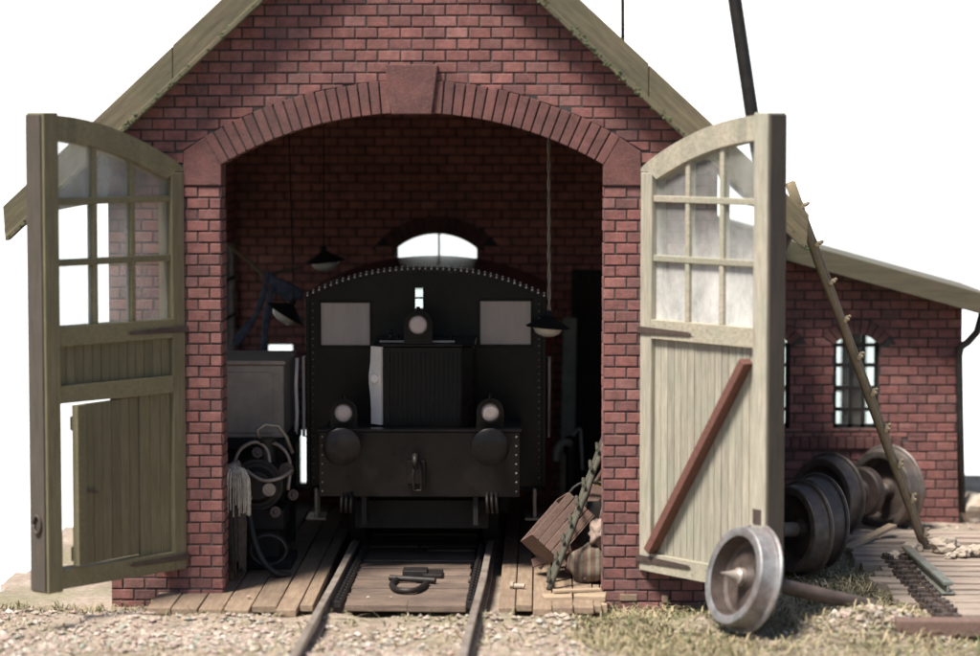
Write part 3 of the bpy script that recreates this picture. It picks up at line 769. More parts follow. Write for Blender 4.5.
for s in (-1, 1):
    for y in (YC0 + .05, 4.4, YC1 - .2): mb.bx(min(s * CX, s * (CX - .04)), max(s * CX, s * (CX - .04)), y, y + .12, 2.3, 2.75)
mb.build('cab_body', 'black', cab)
mb = MB(); n = 20; ot = [(lin(-CX - .03, CX + .03, i / n), roofline(lin(-CX - .03, CX + .03, i / n)) + .02) for i in range(n + 1)]
mb.prism(ot + [(x, z - .045) for x, z in ot[::-1]], F, YC0 - .07, YC1 + .07); cr = mb.build('cab_roof', 'black', loco)
mb = MB()
for i in range(41):
    x = lin(-CX, CX, i / 40); mb.blob((x, YC0 - .072, roofline(x) + .0), .014, 1, 0)
    mb.blob((x, YC0 - .03, roofline(x) + .024), .013, 1, 0)
mb.build('rivets', 'pale_metal', cr)
mb = MB()
for s in (-1, 1):
    for i in range(26): mb.blob((s * (CX - .055), YC0 - .004, lin(.85, 2.8, i / 25)), .011, 1, 0)
mb.build('rivets', 'steel', cab)
for s in (-1, 1): mb = MB(); mb.bx(s * CX - .025, s * CX + .025, YC0 - .02, YC0 + .06, .75, roofline(CX) - .01); mb.build('corner_angle', 'black', cab, bevel=.008)
for W_ in (WL, WR, WS):
    mb = MB(); a, b_, c, d = W_; t = .028 if W_ is not WS else .012
    for q in ((a, a + t, c, d), (b_ - t, b_, c, d), (a + t, b_ - t, c, c + t), (a + t, b_ - t, d - t, d)): mb.bx(q[0], q[1], YC0 - .018, YC0 + .03, q[2], q[3])
    if W_ is WS: mb.bx(a + t, b_ - t, YC0 - .015, YC0 + .02, (c + d) / 2 - .006, (c + d) / 2 + .012)
    f = mb.build('window', 'black', cab, bevel=.005)
    mb = MB(); mb.bx(a + t, b_ - t, YC0 + .008, YC0 + .014, c + t, d - t); mb.build('pane', 'loco_glass' if W_ is not WS else 'clear_glass', f)
# hood
HY = 1.95; ch = .11
def hood_sec(y, in_=0): 
    return [(-.5, y), (-.5 + ch, y - .09)]
mb = MB()
P = [(-.52, HY + .12), (-.40, HY), (.44, HY), (.56, HY + .12), (.56, YC0 - .01), (-.52, YC0 - .01)]
mb.prism(P, lambda u, v, d: V(u, v, d), 1.5, 2.42); hood = mb.build('hood', 'black', loco, bevel=.015)
mb = MB(); P2 = [(-.54, HY + .11), (-.41, HY - .02), (.45, HY - .02), (.58, HY + .11), (.58, YC0 - .012), (-.54, YC0 - .012)]
mb.prism(P2, lambda u, v, d: V(u, v, d), 2.422, 2.45); mb.build('hood_lid', 'black', hood, bevel=.01)
mb = MB()
for i in range(15): x = lin(-.31, .37, i / 14); mb.bx(x - .012, x + .012, HY - .03, HY - .001, 1.62, 2.36)
mb.bx(-.36, -.335, HY - .035, HY - .001, 1.6, 2.38); mb.bx(.395, .42, HY - .035, HY - .001, 1.6, 2.38)
mb.build('radiator_grille', 'black_rough', hood)
mb = MB()      # pale strip added as the painted highlight of the hood corner, with a boss
zz = [1.58, 1.75, 1.9, 2.02, 2.12, 2.25, 2.42]; bl = [0, .0, .008, .022, .022, .005, 0]
for k in range(len(zz) - 1):
    A0 = V(-.545 - bl[k], HY + .10, zz[k]); A1 = V(-.545 - bl[k + 1], HY + .10, zz[k + 1]); B0 = V(-.43, HY - .018, zz[k]); B1 = V(-.43, HY - .018, zz[k + 1])
    o_ = V(.03, .05, 0); vs = [mb.bm.verts.new(p) for p in (A0, B0, B1, A1, A0 + o_, B0 + o_, B1 + o_, A1 + o_)]
    for f in ((0, 1, 2, 3), (7, 6, 5, 4), (0, 4, 5, 1), (3, 2, 6, 7), (0, 3, 7, 4), (1, 5, 6, 2)): mb.face([vs[i] for i in f])
bmesh.ops.remove_doubles(mb.bm, verts=mb.bm.verts, dist=.0005)
cp = mb.build('corner_highlight', 'pale_metal', hood)
mb = MB(); mb.cyl((-.49, HY + .02, 2.08), (-.50, HY - .01, 2.08), .045, None, 14); mb.build('latch', 'pale_metal', cp, smooth=True, auto=40)
for (x, z, h_) in ((-.33, 2.55, .12), (-.26, 2.52, .07), (.19, 2.5, .05), (.31, 2.53, .09), (.35, 2.5, .05)):
    mb = MB(); mb.cyl((x, HY + .2, 2.45), (x, HY + .2, 2.45 + h_), .018, None, 8); mb.blob((x, HY + .2, 2.45 + h_), .026, 1, 0); mb.build('filler_cap', 'black', hood, smooth=True)
mb = MB(); mb.bar((-.45, HY + .12, 2.47), (-.12, HY + .12, 2.47), .04, .02); mb.bar((.1, HY + .12, 2.47), (.36, HY + .12, 2.47), .04, .02); mb.build('hood_rail', 'steel', hood)
# headlights
def headlight(x, y, z, r, bracket, zb):
    mb = MB(); mb.lathe([(.16, 0), (.16, r * .8), (.1, r * 1.05), (-.02, r * 1.08), (-.05, r * 1.15), (-.06, r * 1.15), (-.06, r * .98), (-.03, r * .92)], (x, y, z), (0, 1, 0), 28)
    h_ = mb.build('headlight', 'black', loco, smooth=True, auto=35)
    mb = MB(); mb.lathe([(-.035, 0), (-.045, r * .3), (-.038, r * .7), (-.025, r * .93)], (x, y, z), (0, 1, 0), 28); mb.build('lens', 'lens', h_, smooth=True)
    w = r * 1.45; mb = MB(); n = 12
    P = [(x - w, zb), (x + w, zb)] + [(x + w * math.cos(math.pi * i / n), z + w * math.sin(math.pi * i / n)) for i in range(n + 1)]
    mb.prism(P, F, y + .02, y + .05)
    mb.cyl((x, y + .03, z + w - .01), (x, y + .03, z + w + .04), .02, None, 8)
    mb.build('bracket', 'black', h_)
    return h_
headlight(-.03, 1.93, 2.66, .105, True, 2.452)
headlight(-.81, 1.6, 1.745, .1, True, 1.575); headlight(.75, 1.6, 1.755, .1, True, 1.575)
# running plate, beam, frame
mb = MB(); mb.bx(-1.07, 1.07, 1.5, 1.56, .86, 1.55); mb.bx(-1.09, 1.09, 1.49, 1.72, 1.551, 1.58); beam = mb.build('buffer_beam', 'black', loco, bevel=.008)
mb = MB()
for i in range(7):
    for x in (-1.03, 1.03): mb.blob((x, 1.498, lin(.92, 1.5, i / 6)), .013, 1, 0)
mb.build('rivets', 'steel', beam)
mb = MB(); mb.bx(-1.06, 1.06, 1.725, YC0 - .012, 1.48, 1.52); mb.bx(-.62, -.57, 1.565, 6.2, .55, 1.47); mb.bx(.57, .62, 1.565, 6.2, .55, 1.47); mb.bx(-1.3, 1.3, YC0, YC1, .70, .745); mb.bx(-1.07, 1.07, 6.2, 6.26, .75, 1.5); mb.bx(-.56, .56, 2.2, 5.8, .55, 1.2)
mb.build('frame', 'black_rough', loco)
for x in (-.80, .76):
    mb = MB(); mb.cyl((x, 1.18, 1.43), (x, 1.495, 1.43), .085, None, 16); mb.lathe([(1.38, .0), (1.4, .11), (1.494, .12)], (x, 0, 1.43), (0, 1, 0), 20)
    b_ = mb.build('buffer', 'black', loco, smooth=True, auto=40)
    mb = MB(); mb.lathe([(1.12, 0), (1.125, .1), (1.14, .175), (1.155, .2), (1.175, .2), (1.18, .18), (1.18, 0)], (x, 0, 1.43), (0, 1, 0), 36); mb.build('head', 'black', b_, smooth=True, auto=40)
mb = MB(); mb.box((-.03, 1.46, 1.13), (.2, .07, .26)); cb = mb.build('coupling', 'black', loco, bevel=.012)
mb = MB(); mb.tube([(-.03, 1.45, 1.3), (-.03, 1.3, 1.3), (-.03, 1.2, 1.33), (-.03, 1.14, 1.28), (-.03, 1.18, 1.2)], [.03, .035, .035, .03, .02], 8)
mb.build('hook', 'iron', cb, smooth=True)
mb = MB(); mb.tube([(.0, 1.25, 1.28), (.03, 1.3, 1.1), (.03, 1.34, .95), (-.06, 1.34, .95), (-.06, 1.3, 1.1), (-.03, 1.25, 1.28)], .016, 6); mb.build('link', 'iron', cb, smooth=True)
WP = [(-.085, 0), (-.085, .09), (-.05, .12), (-.02, .14), (0, .33), (-.05, .36), (-.07, .39), (-.07, .465), (-.06, .475), (.045, .488), (.06, .5), (.066, .53), (.08, .54), (.095, .53), (.095, .45), (.06, .39), (.035, .35), (.035, .15), (.06, .12), (.06, 0)]
for y in (2.95, 5.15):
    for s in (-1, 1):
        mb = MB(); mb.lathe([(a, r * .9) for a, r in WP], (s * .75, y, .63), (-s, 0, 0), 36); wh = mb.build('wheel', 'rust' if False else 'black_rough', loco, smooth=True, auto=35)
        mb = MB(); mb.box((s * .88, y, .63), (.12, .26, .26)); mb.build('axle_box', 'black_rough', wh, bevel=.02)
    mb = MB(); mb.cyl((-.7, y, .63), (.7, y, .63), .075, None, 14); mb.build('axle', 'black_rough', loco, smooth=True, auto=40)
for s in (-1, 1):
    mb = MB()
    for y in (3.0, 3.3): mb.bx(s * 1.22 - .02, s * 1.22 + .02, y, y + .03, .42, .75)
    mb.bx(s * 1.22 - .11, s * 1.22 + .11, 2.95, 3.38, .40, .43); mb.build('step', 'steel', loco, bevel=.006)
    mb = MB(); x = s * (CX + .06); mb.tube([(x - s * .06, YC0 + .1, 2.2), (x, YC0 + .1, 2.2), (x, YC0 + .1, 1.3), (x - s * .06, YC0 + .1, 1.3)], .018, 8); mb.build('handrail', 'pale_metal' if s < 0 else 'steel', loco, smooth=True)
    for q in range(3):
        mb = MB(); mb.tube([(s * (.72 + q * .05), 1.5, .9), (s * (.72 + q * .05), 1.4, .84), (s * (.73 + q * .05), 1.42, .7)], .018, 6); mb.build('brake_hose', 'iron', loco, smooth=True)
mb = MB(); mb.bx(-.72, .72, 2.02, 2.3, .45, .75); mb.build('guard_plate', 'black_rough', loco)

# ------------------------------------------------------------------ PENDANT LAMPS
def lamp_proto():
    t = thing('pendant_lamp', 'x', 'lamp', (0, 0, 0), 'pendant lamps hanging in the shed')
    mb = MB(); mb.lathe([(.16, 0), (.16, .03), (.1, .035), (.09, .06), (.05, .12), (0, .215), (-.02, .245), (-.028, .245), (-.012, .21), (.03, .13), (.07, .05)], n=32); mb.build('shade', 'black_rough', t, smooth=True, auto=50, world=False)
    mb = MB(); mb.lathe([(.05, .06), (.0, .15), (-.04, .165), (-.09, .135), (-.125, .07), (-.135, 0)], n=24); mb.build('globe', 'opal', t, smooth=True, world=False)
    return t
lp = lamp_proto()
for i, (px, py, Y, tilt, label) in enumerate([(548, 325, 2.9, (0, .08), 'enamel pendant lamp hanging from a long rod right of the black locomotive'),
        (325, 260, 5.0, (0, -.1), 'enamel pendant lamp hanging above the left cab corner of the locomotive'),
        (287, 312, 3.9, (0, .55), 'tilted enamel pendant lamp hanging beside the blue jacket')]):
    o = lp if i == 0 else copy_tree(lp)
    p = at(px, py, Y); o.location = p; o.rotation_euler = (tilt[0], tilt[1], 0); o['label'] = label
for o in [q for q in bpy.data.objects if q.name.startswith('pendant_lamp')]:
    mb = MB(); p = o.location; zt = roof_z(p.x, .2) - p.z; n = 70 if p.x > 1 else 24; q = o.rotation_euler.to_matrix().transposed()
    s0 = q @ Vector((0, 0, zt)); b0 = Vector((0, 0, .15)); 
    if p.x > 1:
        for ph in (0, math.pi): mb.tube([b0.lerp(s0, i / n) + V(.013 * math.cos(i * .75 + ph), .013 * math.sin(i * .75 + ph), 0) for i in range(n + 1)], .012, 6)
        nm, mm = 'cord', 'steel'
    else: mb.tube([b0.lerp(s0, i / n) for i in range(n + 1)], .008, 6); nm, mm = 'cord', 'iron'
    mb.build(nm, mm, o, smooth=True, world=False)

# ------------------------------------------------------------------ LEFT WORKSHOP CORNER
bench = thing('workbench', 'dark heavy workbench against the left wall under the grey cabinet', 'workbench', (-2.0, 2.9, FZ))
mb = MB(); mb.bx(-2.49, -1.43, 2.15, 3.6, 1.28, 1.40); mb.build('top', 'black_rough', bench, bevel=.01)
mb = MB(); mb.bx(-2.48, -1.5, 2.25, 2.29, .95, 1.279); mb.build('apron', 'black_rough', bench)
for x in (-2.43, -1.55):
    for y in (2.22, 3.5): mb = MB(); mb.bx(x - .05, x + .05, y - .05, y + .05, FZ, 1.279); mb.build('leg', 'black_rough', bench, bevel=.008)
cabn = thing('metal_cabinet', 'grey painted metal cabinet standing on the dark workbench at left', 'cabinet', (-2.0, 2.9, 1.4))
mb = MB(); mb.bx(-2.47, -1.5, 2.2, 3.5, 1.402, 2.2); cbody = mb.build('body', 'grey_box', cabn, bevel=.025, seg=3)
mb = MB(); mb.bx(-2.49, -1.48, 2.18, 3.52, 2.202, 2.25); mb.build('lid', 'grey_box', cabn, bevel=.012)
mb = MB(); mb.bx(-2.45, -1.62, 2.18, 2.197, 1.46, 2.12); mb.build('door', 'grey_box', cbody, bevel=.008)
mb = MB(); mb.tube([at(297, 358, 2.9), at(296, 385, 2.9), at(297, 412, 2.9), at(296, 434, 2.9)], .022, 8); o = mb.build('steel_pipe', 'pale_metal', smooth=True); tag(o, 'pale thin steel pipe standing upright between grey cabinet and locomotive', 'pipe')
# motor / pump
def smooth_path2(p, k=6):
    o = []; q = [p[0]] + list(p) + [p[-1]]
    for i in range(1, len(q) - 2):
        for j in range(k):
            t = j / k; a, b_, c, d = q[i - 1], q[i], q[i + 1], q[i + 2]
            o.append(.5 * ((2 * b_) + (c - a) * t + (2 * a - 5 * b_ + 4 * c - d) * t * t + (3 * b_ - a - 3 * c + d) * t ** 3))
    return o + [p[-1]]
mot = thing('motor_pump', 'dark oily motor pump with coiled hose below the workbench at left', 'machine', (-1.75, 1.75, FZ))
mb = MB(); c = at(262, 500, 1.8); 
mb.cyl((c.x - .02, 1.5, .98), (c.x - .02, 2.1, .98), .24, None, 24); mb.cyl((c.x - .02, 1.42, .98), (c.x - .02, 1.5, .98), .15, .2, 24); mbo = mb.build('body', 'iron', mot, smooth=True, auto=40, bevel=.01)
mb = MB()
for i in range(9): y = 1.52 + i * .07; mb.lathe([(0, .235), (0, .275), (.02, .275), (.02, .235)], (c.x - .02, y, .98), (0, 1, 0), 24)
mb.build('cooling_fin', 'iron', mbo, smooth=True, auto=40)
mb = MB(); mb.bx(c.x - .3, c.x + .26, 1.5, 2.2, .5, .72); mb.bx(c.x - .34, c.x + .34, 1.45, 2.25, FZ, .18); mb.bx(c.x - .2, c.x + .2, 1.6, 2.1, .181, .5); mb.build('base', 'black_rough', mot, bevel=.02)
mb = MB(); mb.cyl((c.x + .06, 1.7, 1.2), (c.x + .06, 1.7, 1.42), .12, .1, 18); mb.cyl((c.x + .06, 1.7, 1.42), (c.x + .06, 1.7, 1.46), .13, None, 18); mb.build('filter_housing', 'iron', mot, smooth=True, auto=40)
mb = MB(); mb.tube([(c.x + .0, 1.65, 1.44), (c.x - .03, 1.6, 1.56), (c.x + .06, 1.6, 1.62), (c.x + .2, 1.62, 1.6), (c.x + .28, 1.65, 1.48), (c.x + .34, 1.7, 1.3)], .022, 8); mb.build('handle', 'steel', mot, smooth=True)
mb = MB(); mb.tube([(c.x - .2, 1.45, 1.22), (c.x - .3, 1.4, 1.18), (c.x - .36, 1.38, 1.05), (c.x - .33, 1.4, .95)], [.04, .045, .045, .04], 10); mb.build('elbow_pipe', 'steel', mot, smooth=True)
mb = MB(); mb.cyl((c.x + .12, 1.42, .95), (c.x + .12, 1.36, .95), .07, None, 14); mb.build('pulley', 'steel', mot, smooth=True, auto=40)
mb = MB(); pts = [V(c.x + .12 + .19 * math.cos(t), 1.2 + .03 * t / 6, .33 + .16 * math.sin(t)) for t in [i * .35 for i in range(62)]]; mb.tube(pts, .022, 6); mb.build('coil', 'rubber', mot, smooth=True)
for (px, py, Y, r_) in ((238, 470, 1.5, .07), (258, 452, 1.55, .06), (286, 470, 1.5, .08), (276, 512, 1.35, .06), (247, 520, 1.3, .05), (294, 495, 1.6, .06)):
    p = at(px, py, Y); a_ = V(random.uniform(-.6, .6), -1, random.uniform(-.3, .5)); mb = MB()
    mb.lathe([(.0, 0), (.0, r_ * .4), (.02, r_ * .45), (.02, r_), (.05, r_), (.06, r_ * .5), (.12, r_ * .5), (.12, 0)], p, -a_, 14); mb.build('flange', 'rust', mot, smooth=True, auto=35)
for pts in (((232, 470, 1.6), (240, 450, 1.6), (256, 442, 1.6), (268, 452, 1.6), (270, 480, 1.5)), ((262, 440, 1.7), (280, 446, 1.6), (290, 462, 1.55), (288, 490, 1.5)), ((246, 470, 1.4), (262, 480, 1.35), (280, 478, 1.35), (292, 470, 1.5)), ((224, 520, 1.3), (236, 500, 1.25), (252, 498, 1.25))):
    mb = MB(); mb.tube(smooth_path2([at(*q) for q in pts]), .02, 8); mb.build('pipe', 'steel', mot, smooth=True)
hp_ = [at(247, 500, 1.2), at(250, 520, 1.1), at(255, 543, 1.0), at(264, 562, .95), at(276, 573, .9), at(289, 575, 1.0)]
def smooth_path(p, k=6):
    o = []; q = [p[0]] + list(p) + [p[-1]]
    for i in range(1, len(q) - 2):
        for j in range(k):
            t = j / k; a, b_, c, d = q[i - 1], q[i], q[i + 1], q[i + 2]
            o.append(.5 * ((2 * b_) + (c - a) * t + (2 * a - 5 * b_ + 4 * c - d) * t * t + (3 * b_ - a - 3 * c + d) * t ** 3))
    return o + [p[-1]]
mb = MB(); mb.tube(smooth_path(hp_), .035, 10); mb.build('hose', 'rubber', mot, smooth=True)
# mop of frayed fibres on a post
mop = thing('fibre_mop', 'upturned mop with pale frayed fibres leaning behind the left door pier', 'mop', at(236, 580, .8))
hd = at(233, 482, .8); ft = at(231, 585, .8); ft.z = FZ
mb = MB(); mb.cyl(ft, hd, .025, .022, 10); mb.build('handle', 'pole', mop, smooth=True)
mb = MB(); mb2 = MB()
for i in range(90):
    a = random.uniform(0, 2 * math.pi); rr_ = random.uniform(.06, .19); L = random.uniform(.15, .36)
    P = [hd + V(0, 0, .02), hd + V(math.cos(a) * rr_ * .6, math.sin(a) * rr_ * .6, .12 + random.uniform(-.03, .04)), hd + V(math.cos(a) * rr_, math.sin(a) * rr_, .02), hd + V(math.cos(a) * rr_ * 1.05, math.sin(a) * rr_ * 1.05, -L)]
    mb.tube(smooth_path(P, 4), .008, 4)
    P = [hd + V(math.cos(a) * .08, math.sin(a) * .08, -.05), hd + V(math.cos(a) * .13, math.sin(a) * .1, -.4), hd + V(math.cos(a) * .1 + .02, math.sin(a) * .1, -.75 - random.random() * .2)]
    mb2.tube(P, .011, 4)
mb.build('fibres', 'cable', mop); mb2.build('bristles', 'cable_dark', mop)
# rope and jacket
rope = [at(223, 241, 4.6), at(238, 253, 4.7), at(250, 262, 4.75), at(264, 274, 4.8), at(280, 272, 5.2), at(300, 268, 6.0)]
mb = MB(); mb.tube(smooth_path(rope, 8), .022, 6)
o = mb.build('rope', 'pole', smooth=True); tag(o, 'thin slack rope strung from the left shed wall, carrying the blue jacket', 'rope')
jk = thing('work_jacket', 'ragged blue work jacket with dangling sleeves hanging from the rope', 'jacket', at(272, 280, 4.75))
def cloth_strip(name, pts, widths, thick=.03):
    mb = MB(); n = 10
    path = smooth_path([at(*p) for p in pts], 6); L = len(path)
    ws = [lin(widths[min(int(t), len(widths) - 2)], widths[min(int(t), len(widths) - 2) + 1], t - min(int(t), len(widths) - 2)) for t in [i / (L - 1) * (len(widths) - 1) for i in range(L)]]
    rings = []
    for i, p in enumerate(path):
        d = (path[min(i + 1, L - 1)] - path[max(i - 1, 0)]).normalized(); s = d.cross(V(0, 1, 0)).normalized()
        rings.append([mb.bm.verts.new(p + s * (ws[i] * (1 + .5 * noise.noise(p * 7 + V(0, k, 4))) * math.cos(2 * math.pi * k / n)) + V(0, 1, 0) * (thick * (1 + 1.6 * noise.noise(p * 9 + V(k, 0, 0)))) * math.sin(2 * math.pi * k / n)) for k in range(n)])
    for A, B in zip(rings, rings[1:]):
        for k in range(n): mb.face([A[k], A[(k + 1) % n], B[(k + 1) % n], B[k]])
    mb.face(rings[0][::-1]); mb.face(rings[-1]); return mb.build(name, 'blue_cloth', jk, smooth=True)
cloth_strip('body', [(266, 272, 4.75), (276, 284, 4.75), (288, 292, 4.75), (303, 296, 4.75)], [.03, .08, .1, .04], .035)
cloth_strip('sleeve', [(266, 275, 4.7), (263, 295, 4.65), (256, 315, 4.6), (246, 328, 4.55), (235, 344, 4.5)], [.03, .032, .028, .05, .048], .012)
cloth_strip('sleeve', [(272, 286, 4.7), (268, 310, 4.65), (265, 335, 4.6), (261, 362, 4.55)], [.04, .045, .035, .03], .012)

# ------------------------------------------------------------------ RIGHT INTERIOR
pb = thing('hand_pump', 'cast iron hand pump with pale curved spout near the dark back door', 'pump', at(574, 520, 5.2) - V(0, 0, 0))
c = at(571, 445, 5.2)
mb = MB(); mb.cyl((c.x, 5.2, FZ), (c.x, 5.2, c.z - .1), .07, .06, 14); mb.lathe([(-.1, .09), (.05, .1), (.1, .07), (.12, 0)], c, (0, 0, 1), 16); mb.build('body', 'iron', pb, smooth=True, auto=40)
mb = MB(); mb.tube(smooth_path([c, c + V(-.03, -.1, .04), c + V(-.1, -.2, .05), c + V(-.17, -.26, -.02), c + V(-.19, -.28, -.16)]), .045, 10); mb.build('spout', 'teal', pb, smooth=True)
mb = MB(); mb.tube(smooth_path([c + V(0, 0, .08), c + V(.1, 0, .2), c + V(.12, 0, .05), c + V(.14, 0, -.3)]), .02, 8); mb.build('handle', 'teal', pb, smooth=True)
mb = MB(); a = at(563, 392, 6.55); b_ = at(566, 318, 6.75); mb.bar(V(a.x + .05, 6.5, .1), V(b_.x + .05, 6.8, b_.z), .17, .03, (0, -1, 0)); o = mb.build('plank', 'teal', bevel=.006)
tag(o, 'grey green plank standing upright against the back wall by the dark door', 'plank')
mb = MB(); mb.bx(1.33, 1.41, 6.72, 6.86, FZ, 2.3); o = mb.build('red_post', m_plain('faded_red_paint', (.3, .045, .035), .6, .2), bevel=.01); o.name = 'post'
tag(o, 'narrow red painted post standing against the back wall right of the locomotive', 'post')
# ladder prototype (pole ladder with lashed rungs)
def ladder(name, label, p0, p1, sep, r, nr, mat, side, group=None):
    t = thing(name, label, 'ladder', p0, group)
    p0 = V(*p0); p1 = V(*p1); sv = V(*sep)
    for k in (0, 1):
        mb = MB(); n = 14; pts = [p0.lerp(p1, i / n) + sv * k + V(noise.noise(V(i * .6, k, 1)), noise.noise(V(i * .6, k, 5)), 0) * .012 for i in range(n + 1)]
        mb.tube(pts, [r * (1 + .12 * noise.noise(V(i * .9, k, 2))) for i in range(n + 1)], 10); mb.build('rail', mat, t, smooth=True)
    d = (p1 - p0).normalized(); off = V(*side).normalized() * (r + .015)
    for i in range(nr):
        c = p0.lerp(p1, (i + .6) / (nr + .2)); mb = MB()
        mb.cyl(c + off - sv * .16, c + off + sv * 1.16, .022, .019, 8); rg = mb.build('rung', mat, t, smooth=True, auto=40)
        for k in ((0, 1) if mat == 'pole' else ()):
            mb = MB(); cc = c + off + sv * k
            for q in range(3): mb.lathe([(-.01, .026), (0, .034), (.01, .026)], cc - off * .45 + d * (.02 * (q - 1)), off, 8)
            mb.blob(cc + off * .5, .024, 1, .3, seed=i + k)
            mb.build('lashing', 'lash' if mat == 'pole' else 'pole_green', rg, smooth=True)
    return t
a = at(928, 557, 2.9); b_ = at(789, 184, 1.0)
ladder('ladder', 'rough wooden pole ladder leaning from stony ground up to the shed eave', a, b_, (.06, .42, 0), .042, 10, 'pole', (.93, -.2, .33))
a = at(549, 583, .25); a.z = FZ; b_ = at(606, 440, .9)
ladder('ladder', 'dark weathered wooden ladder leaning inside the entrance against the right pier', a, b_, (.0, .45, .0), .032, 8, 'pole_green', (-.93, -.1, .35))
# crate, sack, cloth, pot, tin, boards
cr = thing('crate', 'reddish wooden crate tipped on its edge behind the inside ladder', 'crate', at(556, 532, 1.0))
rot = Matrix.Rotation(R(-47), 3, 'Y') @ Matrix.Rotation(R(25), 3, 'Z'); cc = at(557, 528, 1.1)
mb = MB()
for i in range(4): mb.box(cc + rot @ V(0, -.2, -.135 + i * .09), (.62, .03, .08), rot)
mb.build('front_board', 'crate', cr, bevel=.005)
mb = MB(); mb.box(cc + rot @ V(0, .2, 0), (.62, .03, .36), rot); mb.build('back_board', 'crate', cr, bevel=.005)
for s in (-1, 1): mb = MB(); mb.box(cc + rot @ V(s * .296, 0, 0), (.028, .368, .36), rot); mb.build('end_board', 'crate', cr, bevel=.005)
mb = MB(); mb.box(cc + rot @ V(0, 0, -.185), (.62, .43, .012), rot); mb.build('bottom', 'crate', cr)
c = at(588, 566, .75); mb = MB(); mb.blob((c.x, c.y, c.z + .02), .24, 3, .35, (.95, .8, .85), 4, 1.6); o = mb.build('sack', 'sack', smooth=True); tag(o, 'striped sack slumped on the floor beside the right pier', 'sack')
c = at(598, 533, .7); mb = MB(); mb.blob(c, .12, 3, .7, (.8, .8, 1.1), 9, 2.4); o = mb.build('cloth_bundle', 'cloth', smooth=True); tag(o, 'crumpled pale cloth lying on top of the striped sack', 'cloth')
c = at(590, 512, 1.3); pt = thing('iron_pot', 'dark round iron pot standing behind the crate and sack', 'pot', (c.x, 1.3, FZ))
mb = MB(); mb.lathe([(0, 0), (0, .2), (.15, .27), (.5, .28), (.72, .25), (.78, .22), (.78, .2), (.7, .22), (.2, .24), (.1, 0)], (c.x, 1.4, FZ), (0, 0, 1), 24); mb.build('body', 'rubber', pt, smooth=True, auto=50)
mb = MB(); pts = [V(c.x + .24 * math.cos(t), 1.4, FZ + .74 + .22 * math.sin(t)) for t in [math.pi * i / 12 for i in range(13)]]; mb.tube(pts, .018, 6); mb.build('handle', 'rubber', pt, smooth=True)
c = at(600, 490, 1.9); tn = thing('tin_can', 'small yellow tin can on the floor shelf by the right pier', 'can', c - V(0, 0, .15))
tn['label'] = 'small yellow tin can showing above the iron pot by the right pier'
mb = MB(); mb.cyl(c - V(0, 0, .16), c + V(0, 0, .1), .09, None, 18); mb.build('body', 'yellow', tn, smooth=True, auto=40, bevel=.008)
mb = MB(); mb.cyl(c + V(0, 0, .1), c + V(0, 0, .13), .04, None, 12); mb.build('cap', 'iron', tn, smooth=True, auto=40)
sh = thing('stool', 'low dark wooden stool holding the yellow tin can', 'stool', (c.x, 1.9, FZ))
zt = c.z - .162; mb = MB(); mb.bx(c.x - .22, c.x + .2, 1.72, 2.1, zt - .05, zt); mb.build('seat', 'door_dark', sh, bevel=.006)
for sx in (-.17, .15):
    for yy in (1.77, 2.05): mb = MB(); mb.bx(c.x + sx - .025, c.x + sx + .025, yy - .025, yy + .025, FZ, zt - .051); mb.build('leg', 'door_dark', sh)
lean_b = [((571, 573, 1.0), (600, 487, 1.55), .16, 'wide brown board leaning upright behind the inside ladder'), ((590, 572, .9), (604, 500, 1.3), .1, 'narrow dark board leaning between sack and right pier'),
          ((545, 560, 1.5), (592, 520, 1.9), .12, 'long dark board lying tilted behind the tipped crate'), ((533, 563, 1.2), (570, 548, .8), .09, 'broken grey board lying under the tipped crate')]
for (a, b_, w_, l) in lean_b:
    mb = MB(); A_ = at(*a); B_ = at(*b_); A_.z = max(A_.z, FZ + .03); mb.bar(A_, B_, w_, .035, (0, -1, .3)); o = mb.build('board', 'crate', bevel=.005); tag(o, l, 'board', 'loose boards by the entrance')
for (a, b_, l) in (((540, 568, 1.1), (603, 470, 1.7), 'thin dark pole leaning furthest left behind the crate toward the right pier'), ((585, 580, .6), (604, 505, 1.0), 'short thin pole leaning between striped sack and right pier')):
    A_ = at(*a); B_ = at(*b_); A_.z = max(A_.z, FZ); mb = MB(); mb.tube([A_.lerp(B_, i / 8) + V(noise.noise(V(i, 3, a[0])) * .012, 0, 0) for i in range(9)], .022, 8); o = mb.build('pole', 'crate', smooth=True); tag(o, l, 'pole')
labs = ['long pale board lying lowest in front of the right pier', 'short pale board lying upper left beside the ladder foot', 'short pale board lying upper right against the right pier', 'thin splintered board lying across the pale boards by the ladder']
bds = [(at(572, 600, -.35), (.66, .34, .09), .06), (at(557, 588, -.25), (.3, .26, .05), .1), (at(590, 588, -.22), (.33, .28, .055), -.05), (at(577, 583, -.12), (.5, .09, .03), .25)]
for (c, s, r_), l in zip(bds, labs):
    z = {0: .015, 1: .088, 2: .09, 3: .14}[labs.index(l)]
    mb = MB(); k = 3 if s[1] > .2 else 1
    for i in range(k):
        m_ = Matrix.Rotation(r_, 3, 'Z'); mb.box(V(c.x, c.y, z) + m_ @ V(0, (i - (k - 1) / 2) * s[1] / k, random.uniform(-.005, .005)), (s[0] * random.uniform(.93, 1.03), s[1] / k - .008, s[2]), m_ @ Matrix.Rotation(random.uniform(-.02, .02), 3, 'Y'))
    o = mb.build('board', 'board', bevel=.006); tag(o, l, 'board', 'loose boards by the entrance')
